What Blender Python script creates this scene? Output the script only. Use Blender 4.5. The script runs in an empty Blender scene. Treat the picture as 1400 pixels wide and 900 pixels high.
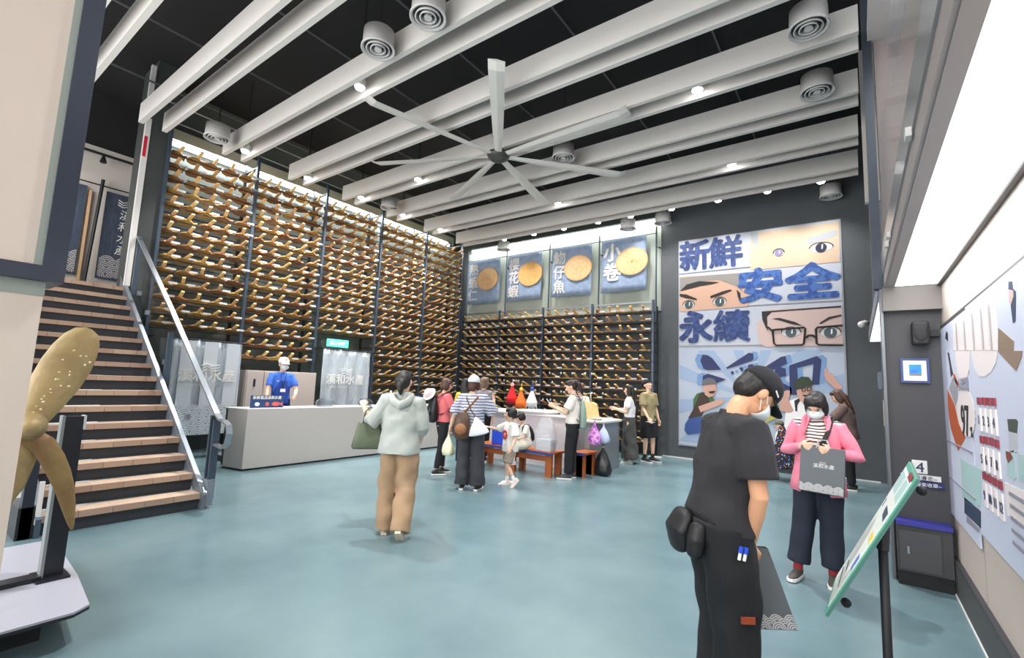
import bpy, math, random
import numpy as np
from mathutils import Vector, Matrix
random.seed(7)
sc = bpy.context.scene
col = sc.collection
# ---------------------------------------------------------------- camera, world, exposure
cam_d = bpy.data.cameras.new('camera'); cam = bpy.data.objects.new('camera', cam_d); col.objects.link(cam)
cam_d.sensor_fit = 'HORIZONTAL'; cam_d.sensor_width = 36.0; cam_d.lens = 36.0*644.44/1400.0
cam_d.clip_start = 0.05; cam_d.clip_end = 200
_R = Vector((0.80839115, 0.58724812, 0.04053885)); _U = Vector((0.03408508, -0.11545059, 0.99272825)); _F = Vector((-0.58765803, 0.80113096, 0.11334563))
cam.matrix_world = Matrix(((_R.x, _U.x, -_F.x, 0), (_R.y, _U.y, -_F.y, 0), (_R.z, _U.z, -_F.z, 1.58), (0, 0, 0, 1)))
sc.camera = cam
w = bpy.data.worlds.new('world'); sc.world = w; w.use_nodes = True
bg = w.node_tree.nodes['Background']; bg.inputs[0].default_value = (0.93, 0.97, 1.0, 1); bg.inputs[1].default_value = 0.95
sc.view_settings.view_transform = 'Standard'; sc.view_settings.look = 'None'
sc.view_settings.gamma = 1.0; sc.view_settings.use_curve_mapping = False
sc.view_settings.exposure = 0.95
def area(name, loc, size, size_y, power, direction=(0, 0, -1), color=(1, 1, 1), long=None):
    d = bpy.data.lights.new(name, 'AREA'); d.shape = 'RECTANGLE'; d.size = size; d.size_y = size_y; d.energy = power; d.color = color
    o = bpy.data.objects.new(name, d); col.objects.link(o); o.location = loc
    if long:
        z = -Vector(direction).normalized(); y = Vector(long); y = (y-z*y.dot(z)).normalized(); x = y.cross(z)
        o.rotation_euler = Matrix((x, y, z)).transposed().to_euler()
    else: o.rotation_euler = Vector(direction).to_track_quat('-Z', 'Y').to_euler()
    return o
# unseen area lamp added behind the camera as broad ambient fill
area('rear_ambient_fill', (-5.0, -2.9, 3.2), 9.0, 4.5, 300, (0, 1, -0.12), (1, 0.99, 0.97))
area('rack_strip_light', (-10.42, 6.8, 5.98), 0.10, 7.6, 125, (-0.25, 0, -1), (0.95, 1, 1), (0, 1, 0))
area('far_strip_light', (-7.0, 11.34, 5.77), 6.3, 0.05, 40, (0, -0.05, -1), (1, 1, 0.93))
area('soffit_light', (0.45, 2.4, 2.57), 0.26, 5.6, 24, (0, 0, -1), (1, 1, 1))
# ---------------------------------------------------------------- materials
def lin(c): return tuple((v/12.92 if v <= 0.04045 else ((v+0.055)/1.055)**2.4) for v in c)
def hexc(h): return lin(tuple(int(h[i:i+2], 16)/255 for i in (0, 2, 4)))
_m = {}
def mat(name, h, rough=0.6, metal=0.0, emit=0.0, var=0.0, vscale=8.0, bump=0.0, bscale=60.0, h2=None, rnd=0.0, island=0.0, alpha=1.0, trans=0.0, spec=0.5, stretch=None, sharp=False, translucent=0):
    if name in _m: return _m[name]
    m = bpy.data.materials.new(name); m.use_nodes = True; nt = m.node_tree; b = nt.nodes['Principled BSDF']; L = nt.links.new
    c = hexc(h)
    if name.startswith('mural') or name.startswith('iris'): c = tuple(v*0.62 for v in c)
    b.inputs['Base Color'].default_value = (*c, 1); b.inputs['Roughness'].default_value = rough; b.inputs['Metallic'].default_value = metal
    b.inputs['Specular IOR Level'].default_value = spec
    if trans: b.inputs['Transmission Weight'].default_value = trans; b.inputs['IOR'].default_value = 1.05
    if alpha < 1: b.inputs['Alpha'].default_value = alpha
    if emit: b.inputs['Emission Color'].default_value = (*c, 1); b.inputs['Emission Strength'].default_value = emit
    tc = nt.nodes.new('ShaderNodeTexCoord'); src = tc.outputs['Object']
    if stretch:
        mp = nt.nodes.new('ShaderNodeMapping'); mp.inputs['Scale'].default_value = stretch; L(src, mp.inputs['Vector']); src = mp.outputs[0]
    out = None
    if var or h2:
        n = nt.nodes.new('ShaderNodeTexNoise'); n.inputs['Scale'].default_value = vscale; n.inputs['Detail'].default_value = 5; L(src, n.inputs['Vector'])
        r = nt.nodes.new('ShaderNodeValToRGB'); L(n.outputs['Fac'], r.inputs[0])
        lo, hi = (0.47, 0.53) if sharp else (0.3, 0.7)
        r.color_ramp.elements[0].position = lo; r.color_ramp.elements[1].position = hi
        c2 = tuple(v*(0.62 if name.startswith('mural') else 1) for v in hexc(h2)) if h2 else tuple(min(1, v*(1+var)) for v in c); c1 = c if h2 else tuple(v*(1-var) for v in c)
        r.color_ramp.elements[0].color = (*c1, 1); r.color_ramp.elements[1].color = (*c2, 1); out = r.outputs[0]
        L(out, b.inputs['Base Color'])
    if rnd or island:
        hs = nt.nodes.new('ShaderNodeHueSaturation')
        if out: L(out, hs.inputs['Color'])
        else: hs.inputs['Color'].default_value = (*c, 1)
        if island: g = nt.nodes.new('ShaderNodeNewGeometry'); s = g.outputs['Random Per Island']; k = island
        else: g = nt.nodes.new('ShaderNodeObjectInfo'); s = g.outputs['Random']; k = rnd
        mr = nt.nodes.new('ShaderNodeMapRange'); mr.inputs['To Min'].default_value = 1-k; mr.inputs['To Max'].default_value = 1+k*0.7
        L(s, mr.inputs['Value']); L(mr.outputs[0], hs.inputs['Value'])
        m2 = nt.nodes.new('ShaderNodeMapRange'); m2.inputs['To Min'].default_value = 0.5-0.02*k/0.4; m2.inputs['To Max'].default_value = 0.5+0.025*k/0.4
        L(s, m2.inputs['Value']); L(m2.outputs[0], hs.inputs['Hue'])
        L(hs.outputs[0], b.inputs['Base Color'])
    if bump:
        n2 = nt.nodes.new('ShaderNodeTexNoise'); n2.inputs['Scale'].default_value = bscale; n2.inputs['Detail'].default_value = 4; L(src, n2.inputs['Vector'])
        bp = nt.nodes.new('ShaderNodeBump'); bp.inputs['Strength'].default_value = bump; bp.inputs['Distance'].default_value = 0.02
        L(n2.outputs['Fac'], bp.inputs['Height']); L(bp.outputs[0], b.inputs['Normal'])
    _m[name] = m; return m
def stripes(name, ha, hb, freq, frac=0.4, rough=0.85, axis='Z', wob=0.006):
    m = bpy.data.materials.new(name); m.use_nodes = True; nt = m.node_tree; b = nt.nodes['Principled BSDF']; L = nt.links.new
    b.inputs['Roughness'].default_value = rough
    tc = nt.nodes.new('ShaderNodeTexCoord'); sp = nt.nodes.new('ShaderNodeSeparateXYZ'); L(tc.outputs['Object'], sp.inputs[0])
    n = nt.nodes.new('ShaderNodeTexNoise'); n.inputs['Scale'].default_value = 7; L(tc.outputs['Object'], n.inputs['Vector'])
    a = nt.nodes.new('ShaderNodeMath'); a.operation = 'MULTIPLY_ADD'; L(n.outputs['Fac'], a.inputs[0]); a.inputs[1].default_value = wob*8; L(sp.outputs[axis], a.inputs[2])
    k = nt.nodes.new('ShaderNodeMath'); k.operation = 'MULTIPLY'; L(a.outputs[0], k.inputs[0]); k.inputs[1].default_value = freq
    f = nt.nodes.new('ShaderNodeMath'); f.operation = 'FRACT'; L(k.outputs[0], f.inputs[0])
    g = nt.nodes.new('ShaderNodeMath'); g.operation = 'GREATER_THAN'; L(f.outputs[0], g.inputs[0]); g.inputs[1].default_value = frac
    mx = nt.nodes.new('ShaderNodeMix'); mx.data_type = 'RGBA'; L(g.outputs[0], mx.inputs[0]); mx.inputs[6].default_value = (*hexc(ha), 1); mx.inputs[7].default_value = (*hexc(hb), 1)
    L(mx.outputs[2], b.inputs['Base Color']); _m[name] = m; return m
def dots(name, h, cols, scale=28):
    m = bpy.data.materials.new(name); m.use_nodes = True; nt = m.node_tree; b = nt.nodes['Principled BSDF']; L = nt.links.new
    b.inputs['Roughness'].default_value = 0.8
    tc = nt.nodes.new('ShaderNodeTexCoord'); v = nt.nodes.new('ShaderNodeTexVoronoi'); v.inputs['Scale'].default_value = scale; L(tc.outputs['Object'], v.inputs['Vector'])
    g = nt.nodes.new('ShaderNodeMath'); g.operation = 'LESS_THAN'; L(v.outputs['Distance'], g.inputs[0]); g.inputs[1].default_value = 0.33
    hs = nt.nodes.new('ShaderNodeValToRGB'); hs.color_ramp.interpolation = 'CONSTANT'
    sp = nt.nodes.new('ShaderNodeSeparateColor'); L(v.outputs['Color'], sp.inputs[0]); L(sp.outputs[0], hs.inputs[0])
    e = hs.color_ramp.elements; e[0].color = (*hexc(cols[0]), 1); e[1].position = 1/len(cols); e[1].color = (*hexc(cols[1]), 1)
    for i in range(2, len(cols)): q = e.new(i/len(cols)); q.color = (*hexc(cols[i]), 1)
    mx = nt.nodes.new('ShaderNodeMix'); mx.data_type = 'RGBA'; L(g.outputs[0], mx.inputs[0]); mx.inputs[6].default_value = (*hexc(h), 1); L(hs.outputs[0], mx.inputs[7])
    L(mx.outputs[2], b.inputs['Base Color']); _m[name] = m; return m
FLOOR = mat('teal_epoxy', '5A737B', 0.22, h2='728A8F', vscale=0.9, bump=0.05, bscale=240, spec=0.5)
CHAR = mat('charcoal_paint', '4E5154', 0.75, var=0.05, vscale=3, bump=0.05, bscale=300)
BLACKC = mat('black_ceiling', '201F21', 0.9, var=0.15, vscale=0.8)
WHITEB = mat('beam_white', 'DAD5D0', 0.55)
CREAM = mat('cream_wall', 'D5CCC4', 0.7, bump=0.03, bscale=300)
NAVY = mat('navy_frame', '20293A', 0.35)
SAGE = mat('sage_edge', '8A918B', 0.5)
STEEL = mat('dark_blue_steel', '475463', 0.4, metal=0.3)
STEEL2 = mat('rack_bar_steel', '23262B', 0.5, metal=0.3)
BRUSH = mat('brushed_steel', 'B4B6BA', 0.28, metal=0.85, stretch=(1, 1, 40), bump=0.02)
CHROME = mat('satin_chrome', 'A2A9B3', 0.34, metal=0.9)
LAMPW = mat('lamp_white', 'FFFFFF', emit=16.0); LAMPS = mat('lamp_soft', 'FBFFFF', emit=3.2)
SOFF = mat('light_panel', 'FFFFFF', emit=1.7)
WHT = mat('white_plastic', 'D8D5D2', 0.45); INK = mat('ink_black', '1C1C20', 0.6); PAPER = mat('paper_white', 'E9E7E6', 0.7)
GLASS = mat('rail_glass', 'DDEBEA', 0.03, trans=1.0, alpha=0.14, spec=0.5)
# ---------------------------------------------------------------- mesh helpers
class MB:
    def __init__(s): s.v = []; s.f = []
    def add(s, vs, fs):
        n = len(s.v); s.v += [tuple(v) for v in vs]; s.f += [tuple(i+n for i in f) for f in fs]; return s
    def box(s, x0, x1, y0, y1, z0, z1, M=None):
        vs = [(x, y, z) for x in (x0, x1) for y in (y0, y1) for z in (z0, z1)]
        if M is not None: vs = [tuple(M @ Vector(v)) for v in vs]
        return s.add(vs, [(0, 1, 3, 2), (4, 6, 7, 5), (0, 4, 5, 1), (2, 3, 7, 6), (0, 2, 6, 4), (1, 5, 7, 3)])
    def prism(s, pts, axis, a, b):
        def P(p, t): return (t, p[0], p[1]) if axis == 'X' else ((p[0], t, p[1]) if axis == 'Y' else (p[0], p[1], t))
        n = len(pts); vs = [P(p, a) for p in pts]+[P(p, b) for p in pts]
        return s.add(vs, [tuple(range(n)), tuple(range(2*n-1, n-1, -1))]+[(i, (i+1) % n, n+(i+1) % n, n+i) for i in range(n)])
    def tube(s, pts, r, n=8, ry=None, side=None, round_=False):
        pts = [Vector(p) for p in pts]; r = list(r) if hasattr(r, '__len__') else [r]*len(pts); ry = r[:] if ry is None else (list(ry) if hasattr(ry, '__len__') else [ry]*len(pts))
        if round_:
            t0 = (pts[0]-pts[1]).normalized(); t1 = (pts[-1]-pts[-2]).normalized(); a, b = min(r[0], ry[0]), min(r[-1], ry[-1])
            pts = [pts[0]+t0*a*0.85, pts[0]+t0*a*0.5]+pts+[pts[-1]+t1*b*0.5, pts[-1]+t1*b*0.85]
            r = [r[0]*0.45, r[0]*0.85]+r+[r[-1]*0.85, r[-1]*0.45]; ry = [ry[0]*0.45, ry[0]*0.85]+ry+[ry[-1]*0.85, ry[-1]*0.45]
        m = len(pts); vs = []; prev = Vector(side) if side is not None else None
        for i, p in enumerate(pts):
            t = (pts[min(i+1, m-1)]-pts[max(i-1, 0)]).normalized()
            if prev is None: prev = t.orthogonal()
            sd = prev-t*prev.dot(t)
            if sd.length < 1e-4: sd = t.orthogonal()
            sd.normalize(); fr = t.cross(sd)
            if side is None: prev = sd
            for k in range(n):
                a = 2*math.pi*k/n; vs.append(p+sd*(r[i]*math.cos(a))+fr*(ry[i]*math.sin(a)))
        fs = [(i*n+k, i*n+(k+1) % n, (i+1)*n+(k+1) % n, (i+1)*n+k) for i in range(m-1) for k in range(n)]
        fs += [tuple(range(n-1, -1, -1)), tuple((m-1)*n+k for k in range(n))]
        return s.add(vs, fs)
    def ell(s, c, r, M=None, nu=14, nv=9, zmin=-1, zmax=1):
        vs = []; fs = []; a0 = math.asin(zmin); a1 = math.asin(zmax)
        for j in range(nv+1):
            t = a0+(a1-a0)*j/nv
            for i in range(nu):
                u = 2*math.pi*i/nu; p = Vector((r[0]*math.cos(t)*math.cos(u), r[1]*math.cos(t)*math.sin(u), r[2]*math.sin(t)))
                if M is not None: p = M @ p
                vs.append(Vector(c)+p)
        fs = [(j*nu+i, j*nu+(i+1) % nu, (j+1)*nu+(i+1) % nu, (j+1)*nu+i) for j in range(nv) for i in range(nu)]
        fs += [tuple(range(nu-1, -1, -1)), tuple(nv*nu+i for i in range(nu))]
        return s.add(vs, fs)
    def lathe(s, c, prof, n=20):
        vs = [(c[0]+r*math.cos(2*math.pi*k/n), c[1]+r*math.sin(2*math.pi*k/n), c[2]+z) for r, z in prof for k in range(n)]; m = len(prof)
        fs = [(i*n+k, i*n+(k+1) % n, (i+1)*n+(k+1) % n, (i+1)*n+k) for i in range(m-1) for k in range(n)]
        return s.add(vs, fs)
    def quadstrip(s, rows):
        n = len(rows[0]); vs = [p for r in rows for p in r]
        return s.add(vs, [(i*n+k, i*n+k+1, (i+1)*n+k+1, (i+1)*n+k) for i in range(len(rows)-1) for k in range(n-1)])
def wloc(p):
    v = Vector((0, 0, 0))
    while p is not None: v = v+p.location; p = p.parent
    return v
def obj(name, mb, m, parent=None, local=False, smooth=False, bevel=0, kind=None, remesh=0, smoothit=0, solid=0):
    me = bpy.data.meshes.new(name); off = Vector((0, 0, 0)) if (local or parent is None) else wloc(parent)
    vs = mb.v if off.length == 0 else [(v[0]-off.x, v[1]-off.y, v[2]-off.z) for v in mb.v]
    me.from_pydata([tuple(v) for v in vs], [], mb.f); me.update()
    if m: me.materials.append(m)
    o = bpy.data.objects.new(name, me); col.objects.link(o)
    if remesh:
        r = o.modifiers.new('r', 'REMESH'); r.mode = 'VOXEL'; r.voxel_size = remesh
        if smoothit: q = o.modifiers.new('s', 'SMOOTH'); q.iterations = smoothit; q.factor = 0.6
        bpy.context.view_layer.update()
        e = o.evaluated_get(bpy.context.evaluated_depsgraph_get()); me2 = bpy.data.meshes.new_from_object(e)
        o.modifiers.clear(); o.data = me2; me = me2; smooth = True
        if m and not me.materials: me.materials.append(m)
    if smooth: me.polygons.foreach_set('use_smooth', [True]*len(me.polygons))
    if bevel: bv = o.modifiers.new('bevel', 'BEVEL'); bv.width = bevel; bv.segments = 2; bv.limit_method = 'ANGLE'
    if solid: sd = o.modifiers.new('thick', 'SOLIDIFY'); sd.thickness = solid; sd.offset = 0
    if parent is not None: o.parent = parent
    if kind: o['kind'] = kind
    return o
def tag(o, label, cat, group=None):
    o['label'] = label; o['category'] = cat
    if group: o['group'] = group
    return o
def thing(name, label, cat, loc=(0, 0, 0), rotz=0, group=None):
    o = bpy.data.objects.new(name, None); col.objects.link(o); o.location = loc; o.rotation_euler = (0, 0, rotz); o.empty_display_size = 0.1
    return tag(o, label, cat, group)
def struct(name, mb, m, **k):
    return obj(name, mb, m, kind='structure', **k)
def copy_to(o, parent, loc=None):
    c = o.copy(); col.objects.link(c); c.parent = parent
    if loc is not None: c.location = loc
    return c
_font = {}
def txt(body, org, right, up, size, m, parent, name='lettering', weight=0.0, align='LEFT', xs=1.0, depth=0.003, vertical=False, pitch=1.0, shear=0.0, res=3):
    """flat printed lettering as thin raised mesh; org = lower-left (or centre) of the first glyph"""
    right = Vector(right); up = Vector(up); nrm = right.cross(up)
    items = [(ch, i) for i, ch in enumerate(body)] if vertical else [(body, 0)]
    mbs = MB()
    for s_, i in items:
        c = bpy.data.curves.new('t', 'FONT'); c.body = s_; c.size = size; c.extrude = depth/2; c.offset = 0; c.align_x = align; c.resolution_u = res; c.shear = shear
        t = bpy.data.objects.new('t', c); col.objects.link(t); bpy.context.view_layer.update()
        me = bpy.data.meshes.new_from_object(t.evaluated_get(bpy.context.evaluated_depsgraph_get()))
        bpy.data.objects.remove(t)
        o0 = Vector(org)-up*(size*pitch*i)
        for q in range(8 if weight > 0.008 else (4 if weight else 1)):
            a = 6.2832*q/(8 if weight > 0.008 else 4); dx, dy = (weight*math.cos(a), weight*math.sin(a)) if weight else (0, 0)
            mbs.add([o0+right*(v.co.x*xs+dx)+up*(v.co.y+dy)+nrm*(v.co.z+0.0001*q) for v in me.vertices], [tuple(p.vertices) for p in me.polygons])
    return obj(name, mbs, m, parent)
def waves(name, org, right, up, W, rows, r, mw, md, parent, local=False):
    """overlapping fan-wave print: cloth-coloured discs with pale arcs, lower rows in front"""
    right = Vector(right); up = Vector(up); n = right.cross(up); A = MB(); B = MB(); org = Vector(org)
    for j in range(rows):
        z = 0.0012+0.0009*(rows-j); cols_ = int(W/(2*r))+1
        for i in range(cols_+1):
            cx = 2*r*i-(r if j % 2 else 0); cy = r*0.5*j
            if cx < -r*0.2 or cx > W+r*0.2: continue
            a0, a1 = 0.0, math.pi
            def cl(x): return min(max(x, 0), W)
            N = 9; P = [org+right*cl(cx+r*math.cos(a0+(a1-a0)*k/N))+up*(cy+r*math.sin(a0+(a1-a0)*k/N))+n*z for k in range(N+1)]
            B.add(P, [tuple(range(N+1))])
            for q in (0.97, 0.7, 0.42):
                w_ = 0.12*r; ro = q*r; ri = ro-w_; rows_ = []
                for rr in (ri, ro): rows_.append([org+right*cl(cx+rr*math.cos(a0+(a1-a0)*k/N))+up*(cy+rr*math.sin(a0+(a1-a0)*k/N))+n*(z+0.0004) for k in range(N+1)])
                A.quadstrip(rows_)
    obj('wave_print_ground', B, md, parent, local); obj(name, A, mw, parent, local)
# ---------------------------------------------------------------- structure: floor, walls, ceiling
struct('floor', MB().box(-13.5, 1.2, -3.2, 11.6, -0.1, 0), FLOOR)
struct('wall_far', MB().box(-10.8, 1.2, 11.45, 11.7, 0, 7.2), CHAR)
struct('wall_left', MB().box(-10.95, -10.7, 2.8, 11.7, 0, 7.2), mat('rack_wall_grey', '555B57', 0.8, bump=0.03))
wr = struct('wall_right', MB().box(0.63, 0.85, -3.2, 5.6, 0.27, 2.62), mat('right_cream', 'C4B8AF', 0.65))
struct('baseboard_right', MB().box(0.6, 0.9, -3.2, 5.6, 0, 0.27), mat('plinth_grey', '4C4D4D', 0.6))
struct('trim_1', MB().box(0.592, 0.6, -3.2, 5.6, 0.0, 0.012), WHT)
struct('trim_2', MB().box(0.597, 0.63, -3.2, 5.6, 0.27, 0.285), mat('dark_trim', '33343A', 0.5))
for nm, yy0, yy1, zz0, zz1 in (('trim_3', 11.437, 11.45, 0.0, 0.02),): struct(nm, MB().box(-3.8, 0.3, yy0, yy1, zz0, zz1), WHT)
ce = struct('ceiling', MB().box(-14, 1.2, -3.2, 11.7, 7.1, 7.3), BLACKC)
# ceiling planks seams / conduits
for i, (x, z) in enumerate(((-9.9, 6.6), (-8.6, 6.9), (-6.9, 7.02), (-5.2, 7.02), (-3.4, 7.02), (-1.6, 7.02))):
    obj('conduit', MB().box(x-0.012, x+0.012, -2, 11.4, z, z+0.024), mat('conduit_grey', '5C5D60', 0.5), ce)
# white beams, in pairs, each a thin deep board
for k in range(-2, 7):
    y = (2.27+1.29*k) if k >= 0 else (1.13+1.29*(k+1))
    for dy in (0.0, 0.335):
        x0 = -9.53
        obj('ceiling_beam', MB().box(x0, 0.15, y+dy-0.035, y+dy+0.035, 5.64, 5.97), WHITEB, ce)
# left rack light cove and rails above
struct('trim_4', MB().box(-10.66, -10.5, 2.95, 10.9, 5.96, 6.2), mat('cove_grey', 'A9B0A6', 0.6))
obj('light_strip', MB().box(-10.66, -10.56, 3.0, 10.85, 5.92, 5.955), LAMPS, bpy.data.objects['trim_4'])
struct('trim_5', MB().box(-10.2, -3.95, 11.25, 11.44, 5.84, 5.95), mat('cove_dark', '39423E', 0.6))
obj('light_strip', MB().box(-10.1, -4.0, 11.36, 11.42, 5.79, 5.84), LAMPS, bpy.data.objects['trim_5'])
# dark end wall of the rack by the stairs, with its white trim
struct('wall_rack_end', MB().box(-10.7, -9.95, 2.52, 2.8, 0, 7.1), mat('end_wall', '3A3E3D', 0.7))
tw = struct('trim_6', MB().box(-10.0, -9.94, 2.44, 2.52, 2.95, 5.96), WHT)
obj('red_marker', MB().box(-9.945, -9.935, 2.445, 2.49, 5.25, 5.62), mat('red_marker', 'C8102E', 0.5), tw)
struct('trim_7', MB().box(-10.0, -9.94, 2.42, 2.49, 6.35, 6.95), WHT)
# upper floor behind the stairs
struct('floor_upper', MB().box(-13.4, -10.02, -1.5, 2.52, 2.72, 2.92), mat('upper_slab', '30353C', 0.5))
struct('wall_upper', MB().box(-12.5, -12.3, -1.5, 4.2, 2.9, 6.0), CREAM)
struct('wall_upper_top', MB().box(-12.5, -12.28, -1.5, 4.2, 6.0, 7.12), BLACKC)
struct('wall_upper_side', MB().box(-12.3, -10.95, 3.6, 3.8, 2.92, 6.0), mat('dim_grey', '3E4144', 0.7))
area('upper_room_light', (-11.3, 1.2, 5.0), 1.0, 2.0, 16, (-0.5, 0, -1), (1, 0.95, 0.9))
# white boxed front at the left edge with navy frame, and the column under it
wf = struct('wall_front', MB().box(-3.5, -3.2, -3.2, 0.43, 2.055, 7.1), mat('front_cream', 'C4B6AB', 0.65))
obj('edge_strip', MB().box(-3.5, -3.195, 0.43, 0.46, 2.055, 7.1), SAGE, wf)
obj('frame_post', MB().box(-3.5, -3.18, 0.46, 0.545, 1.98, 7.1), NAVY, wf)
obj('frame_rail', MB().box(-3.5, -3.18, -3.2, 0.46, 1.98, 2.055), NAVY, wf)
wc = struct('wall_front_column', MB().box(-3.5, -3.22, -3.2, 0.485, 0, 1.91), mat('front_cream', ''))
obj('shade_band', MB().box(-3.5, -3.215, -3.2, 0.487, 1.91, 1.98), SAGE, wc)  # shade under the overhanging box, put into the colour as a band
# right side: end wall with lintel, soffit light, fascia, mezzanine
struct('wall_end', MB().box(0.22, 0.63, 5.6, 5.75, 0, 2.38), mat('end_char', '48484B', 0.7, bump=0.03, bscale=300))
struct('trim_8', MB().box(0.22, 0.63, 5.5, 5.75, 2.38, 2.6), mat('lintel', '77726F', 0.6))
struct('trim_9', MB().box(0.2, 0.222, 5.56, 5.78, 0, 2.6), mat('corner_metal', '6F7277', 0.35, metal=0.6))
so = struct('ceiling_soffit', MB().box(0.25, 0.9, -3.2, 5.6, 2.62, 2.9), mat('soffit_grey', '8C8684', 0.5))
obj('light_panel', MB().box(0.31, 0.6, -3.2, 5.48, 2.6, 2.618), SOFF, so)
obj('panel_edge', MB().box(0.25, 0.31, -3.2, 5.5, 2.595, 2.62), mat('edge_grey', '9A9391', 0.45), so)
obj('panel_edge', MB().box(0.6, 0.64, -3.2, 5.5, 2.585, 2.62), mat('dark_edge', '4A4746', 0.5), so)
obj('fascia_band', MB().box(0.235, 0.25, -3.2, 5.6, 2.6, 2.72), mat('fascia_grey', '99918F', 0.5), so)
obj('fascia_strip', MB().box(0.225, 0.25, -3.2, 5.6, 2.72, 2.93), BRUSH, so)
for y in (2.55, 4.15, 4.4): obj('glass_clip', MB().box(0.205, 0.226, y-0.03, y+0.03, 2.7, 2.74), WHT, so)
obj('guard_glass', MB().box(0.235, 0.247, -3.2, 5.55, 2.93, 3.9), mat('guard_glass', 'E8EEF0', 0.05, trans=1.0, alpha=0.12), so)
struct('wall_mezzanine', MB().box(0.25, 0.9, 5.6, 5.75, 2.9, 5.12), mat('mezz_panel', '8C8483', 0.6))
struct('ceiling_mezzanine', MB().box(0.2, 0.9, -3.2, 5.75, 5.12, 5.25), mat('mezz_ceil', 'B9B3B2', 0.6))
struct('wall_mezzanine_right', MB().box(0.63, 0.8, -3.2, 5.6, 2.9, 5.12), CREAM)
area('mezzanine_light', (0.45, 3.0, 5.05), 0.2, 4.0, 16, (0, 0, -1))
pc = tag(obj('picture', MB().box(0.61, 0.628, 2.6, 4.7, 4.0, 4.9), mat('blue_sea_print', '2A5AA8', 0.4, h2='BFD6EE', vscale=6, sharp=True)), 'blue and white picture high on the upper right wall', 'picture')
cm = struct('trim_10', MB().box(0.165, 0.225, 5.56, 5.66, 2.6, 7.1), mat('mezz_post', '2B3038', 0.4))
obj('steel_flange', MB().box(0.155, 0.23, 5.54, 5.565, 2.6, 7.1), mat('flange_grey', '3C434C', 0.35, metal=0.5), cm)
sb = struct('ceiling_soffit_rear', MB().box(0.2, 0.95, 5.9, 10.8, 2.6, 2.75), mat('soffit_rear', '7D8086', 0.5))
obj('light_panel', MB().box(0.22, 0.62, 5.95, 10.75, 2.592, 2.6), SOFF, sb)
obj('guard_glass', MB().box(0.185, 0.2, 5.8, 10.8, 2.75, 4.0), mat('guard_glass', 'E8EEF0'), sb)
struct('wall_mezzanine_rear', MB().box(0.19, 0.9, 8.5, 8.6, 4.46, 6.9), CREAM)
struct('wall_mezzanine_rear_low', MB().box(0.23, 0.9, 8.5, 8.6, 2.75, 4.44), mat('mezz_low', '8B898C', 0.6))
struct('wall_right_rear', MB().box(0.95, 1.2, 5.6, 11.5, 0, 7.1), CHAR)
# ---------------------------------------------------------------- stairs
N_ST, RISE, RUN, SX, SY0, SY1 = 16, 0.1825, 0.256, -6.12, 1.13, 2.45
TREAD = mat('tread_tile', 'CBB29D', 0.55, var=0.07, vscale=5, rnd=0.08); NOSE = mat('nosing_tile', 'A68B79', 0.6, rnd=0.14)
st = thing('staircase', 'staircase with dark risers and tan tiled treads climbing to the upper floor', 'stairs', (SX, SY0, 0)); st['kind'] = 'structure'
RISER = mat('riser_dark', '2B2F36', 0.6, var=0.05)
ntile = 5; tw_ = (SY1-SY0)/ntile; tile_me = None; nose_me = None
for i in range(N_ST):
    x = SX-RUN*i; z = RISE*(i+1)
    obj('riser', MB().box(x-RUN-0.01, x-0.03, SY0, SY1, z-RISE-(0 if i else 0), z-0.02), RISER, st)
    off = 0.5 if i % 2 else 0.0; ys = [SY0]+[SY0+tw_*(j+off) for j in range(0 if off else 1, ntile)]+[SY1]; ys = sorted(set(ys))
    for a, b in zip(ys[:-1], ys[1:]):
        obj('tread_tile', MB().box(x-RUN+0.02, x-0.008, a+0.002, b-0.002, z-0.02, z), TREAD, st)
        obj('nosing_tile', MB().box(x-0.006, x+0.006, a+0.002, b-0.002, z-0.062, z-0.001), NOSE, st)
def sloped(y0, y1, dz0, dz1, xa=SX+0.05, xb=SX-RUN*N_ST):
    k = RISE/RUN; za = lambda x: (SX-x)*k
    return MB().prism([(xa, max(za(xa)+dz0, 0)), (xa, za(xa)+dz1), (xb, za(xb)+dz1), (xb, za(xb)+dz0)], 'Y', y0, y1)
obj('stringer', sloped(SY1, SY1+0.04, -0.12, 0.2), mat('stringer_grey', '5F666E', 0.4), st)
obj('stringer_cap', sloped(SY1-0.005, SY1+0.045, 0.2, 0.225), CHROME, st)
obj('stringer', sloped(SY0-0.04, SY0, -0.12, 0.2), STEEL, st)
obj('stringer_cap', sloped(SY0-0.045, SY0+0.004, 0.2, 0.225), CHROME, st)
# under-stair dark side
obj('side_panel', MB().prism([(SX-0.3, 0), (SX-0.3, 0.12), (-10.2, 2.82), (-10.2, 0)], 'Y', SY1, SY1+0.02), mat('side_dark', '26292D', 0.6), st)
rl = thing('stair_handrail', 'glass stair balustrade with flat steel handrail on the side facing the counter', 'handrail', (SX, SY1+0.1, 0))
YR = 2.55
k_ = RISE/RUN
obj('glass_panel', MB().prism([(SX-0.05, 0.22), (SX-0.05, 0.98), (-9.75, 3.6), (-9.75, 2.85)], 'Y', YR-0.006, YR+0.006), GLASS, rl)
hb = MB()
def flatbar(mb, pts, wd, th):
    rows = []; P_ = [Vector((p[0], YR, p[1])) for p in pts]
    for i, p in enumerate(P_):
        t = (P_[min(i+1, len(P_)-1)]-P_[max(i-1, 0)]).normalized(); n = Vector((0, 1, 0)).cross(t)
        rows.append([p+Vector((0, -wd, 0))-n*th, p+Vector((0, wd, 0))-n*th, p+Vector((0, wd, 0))+n*th, p+Vector((0, -wd, 0))+n*th, p+Vector((0, -wd, 0))-n*th])
    mb.quadstrip(rows)
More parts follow.
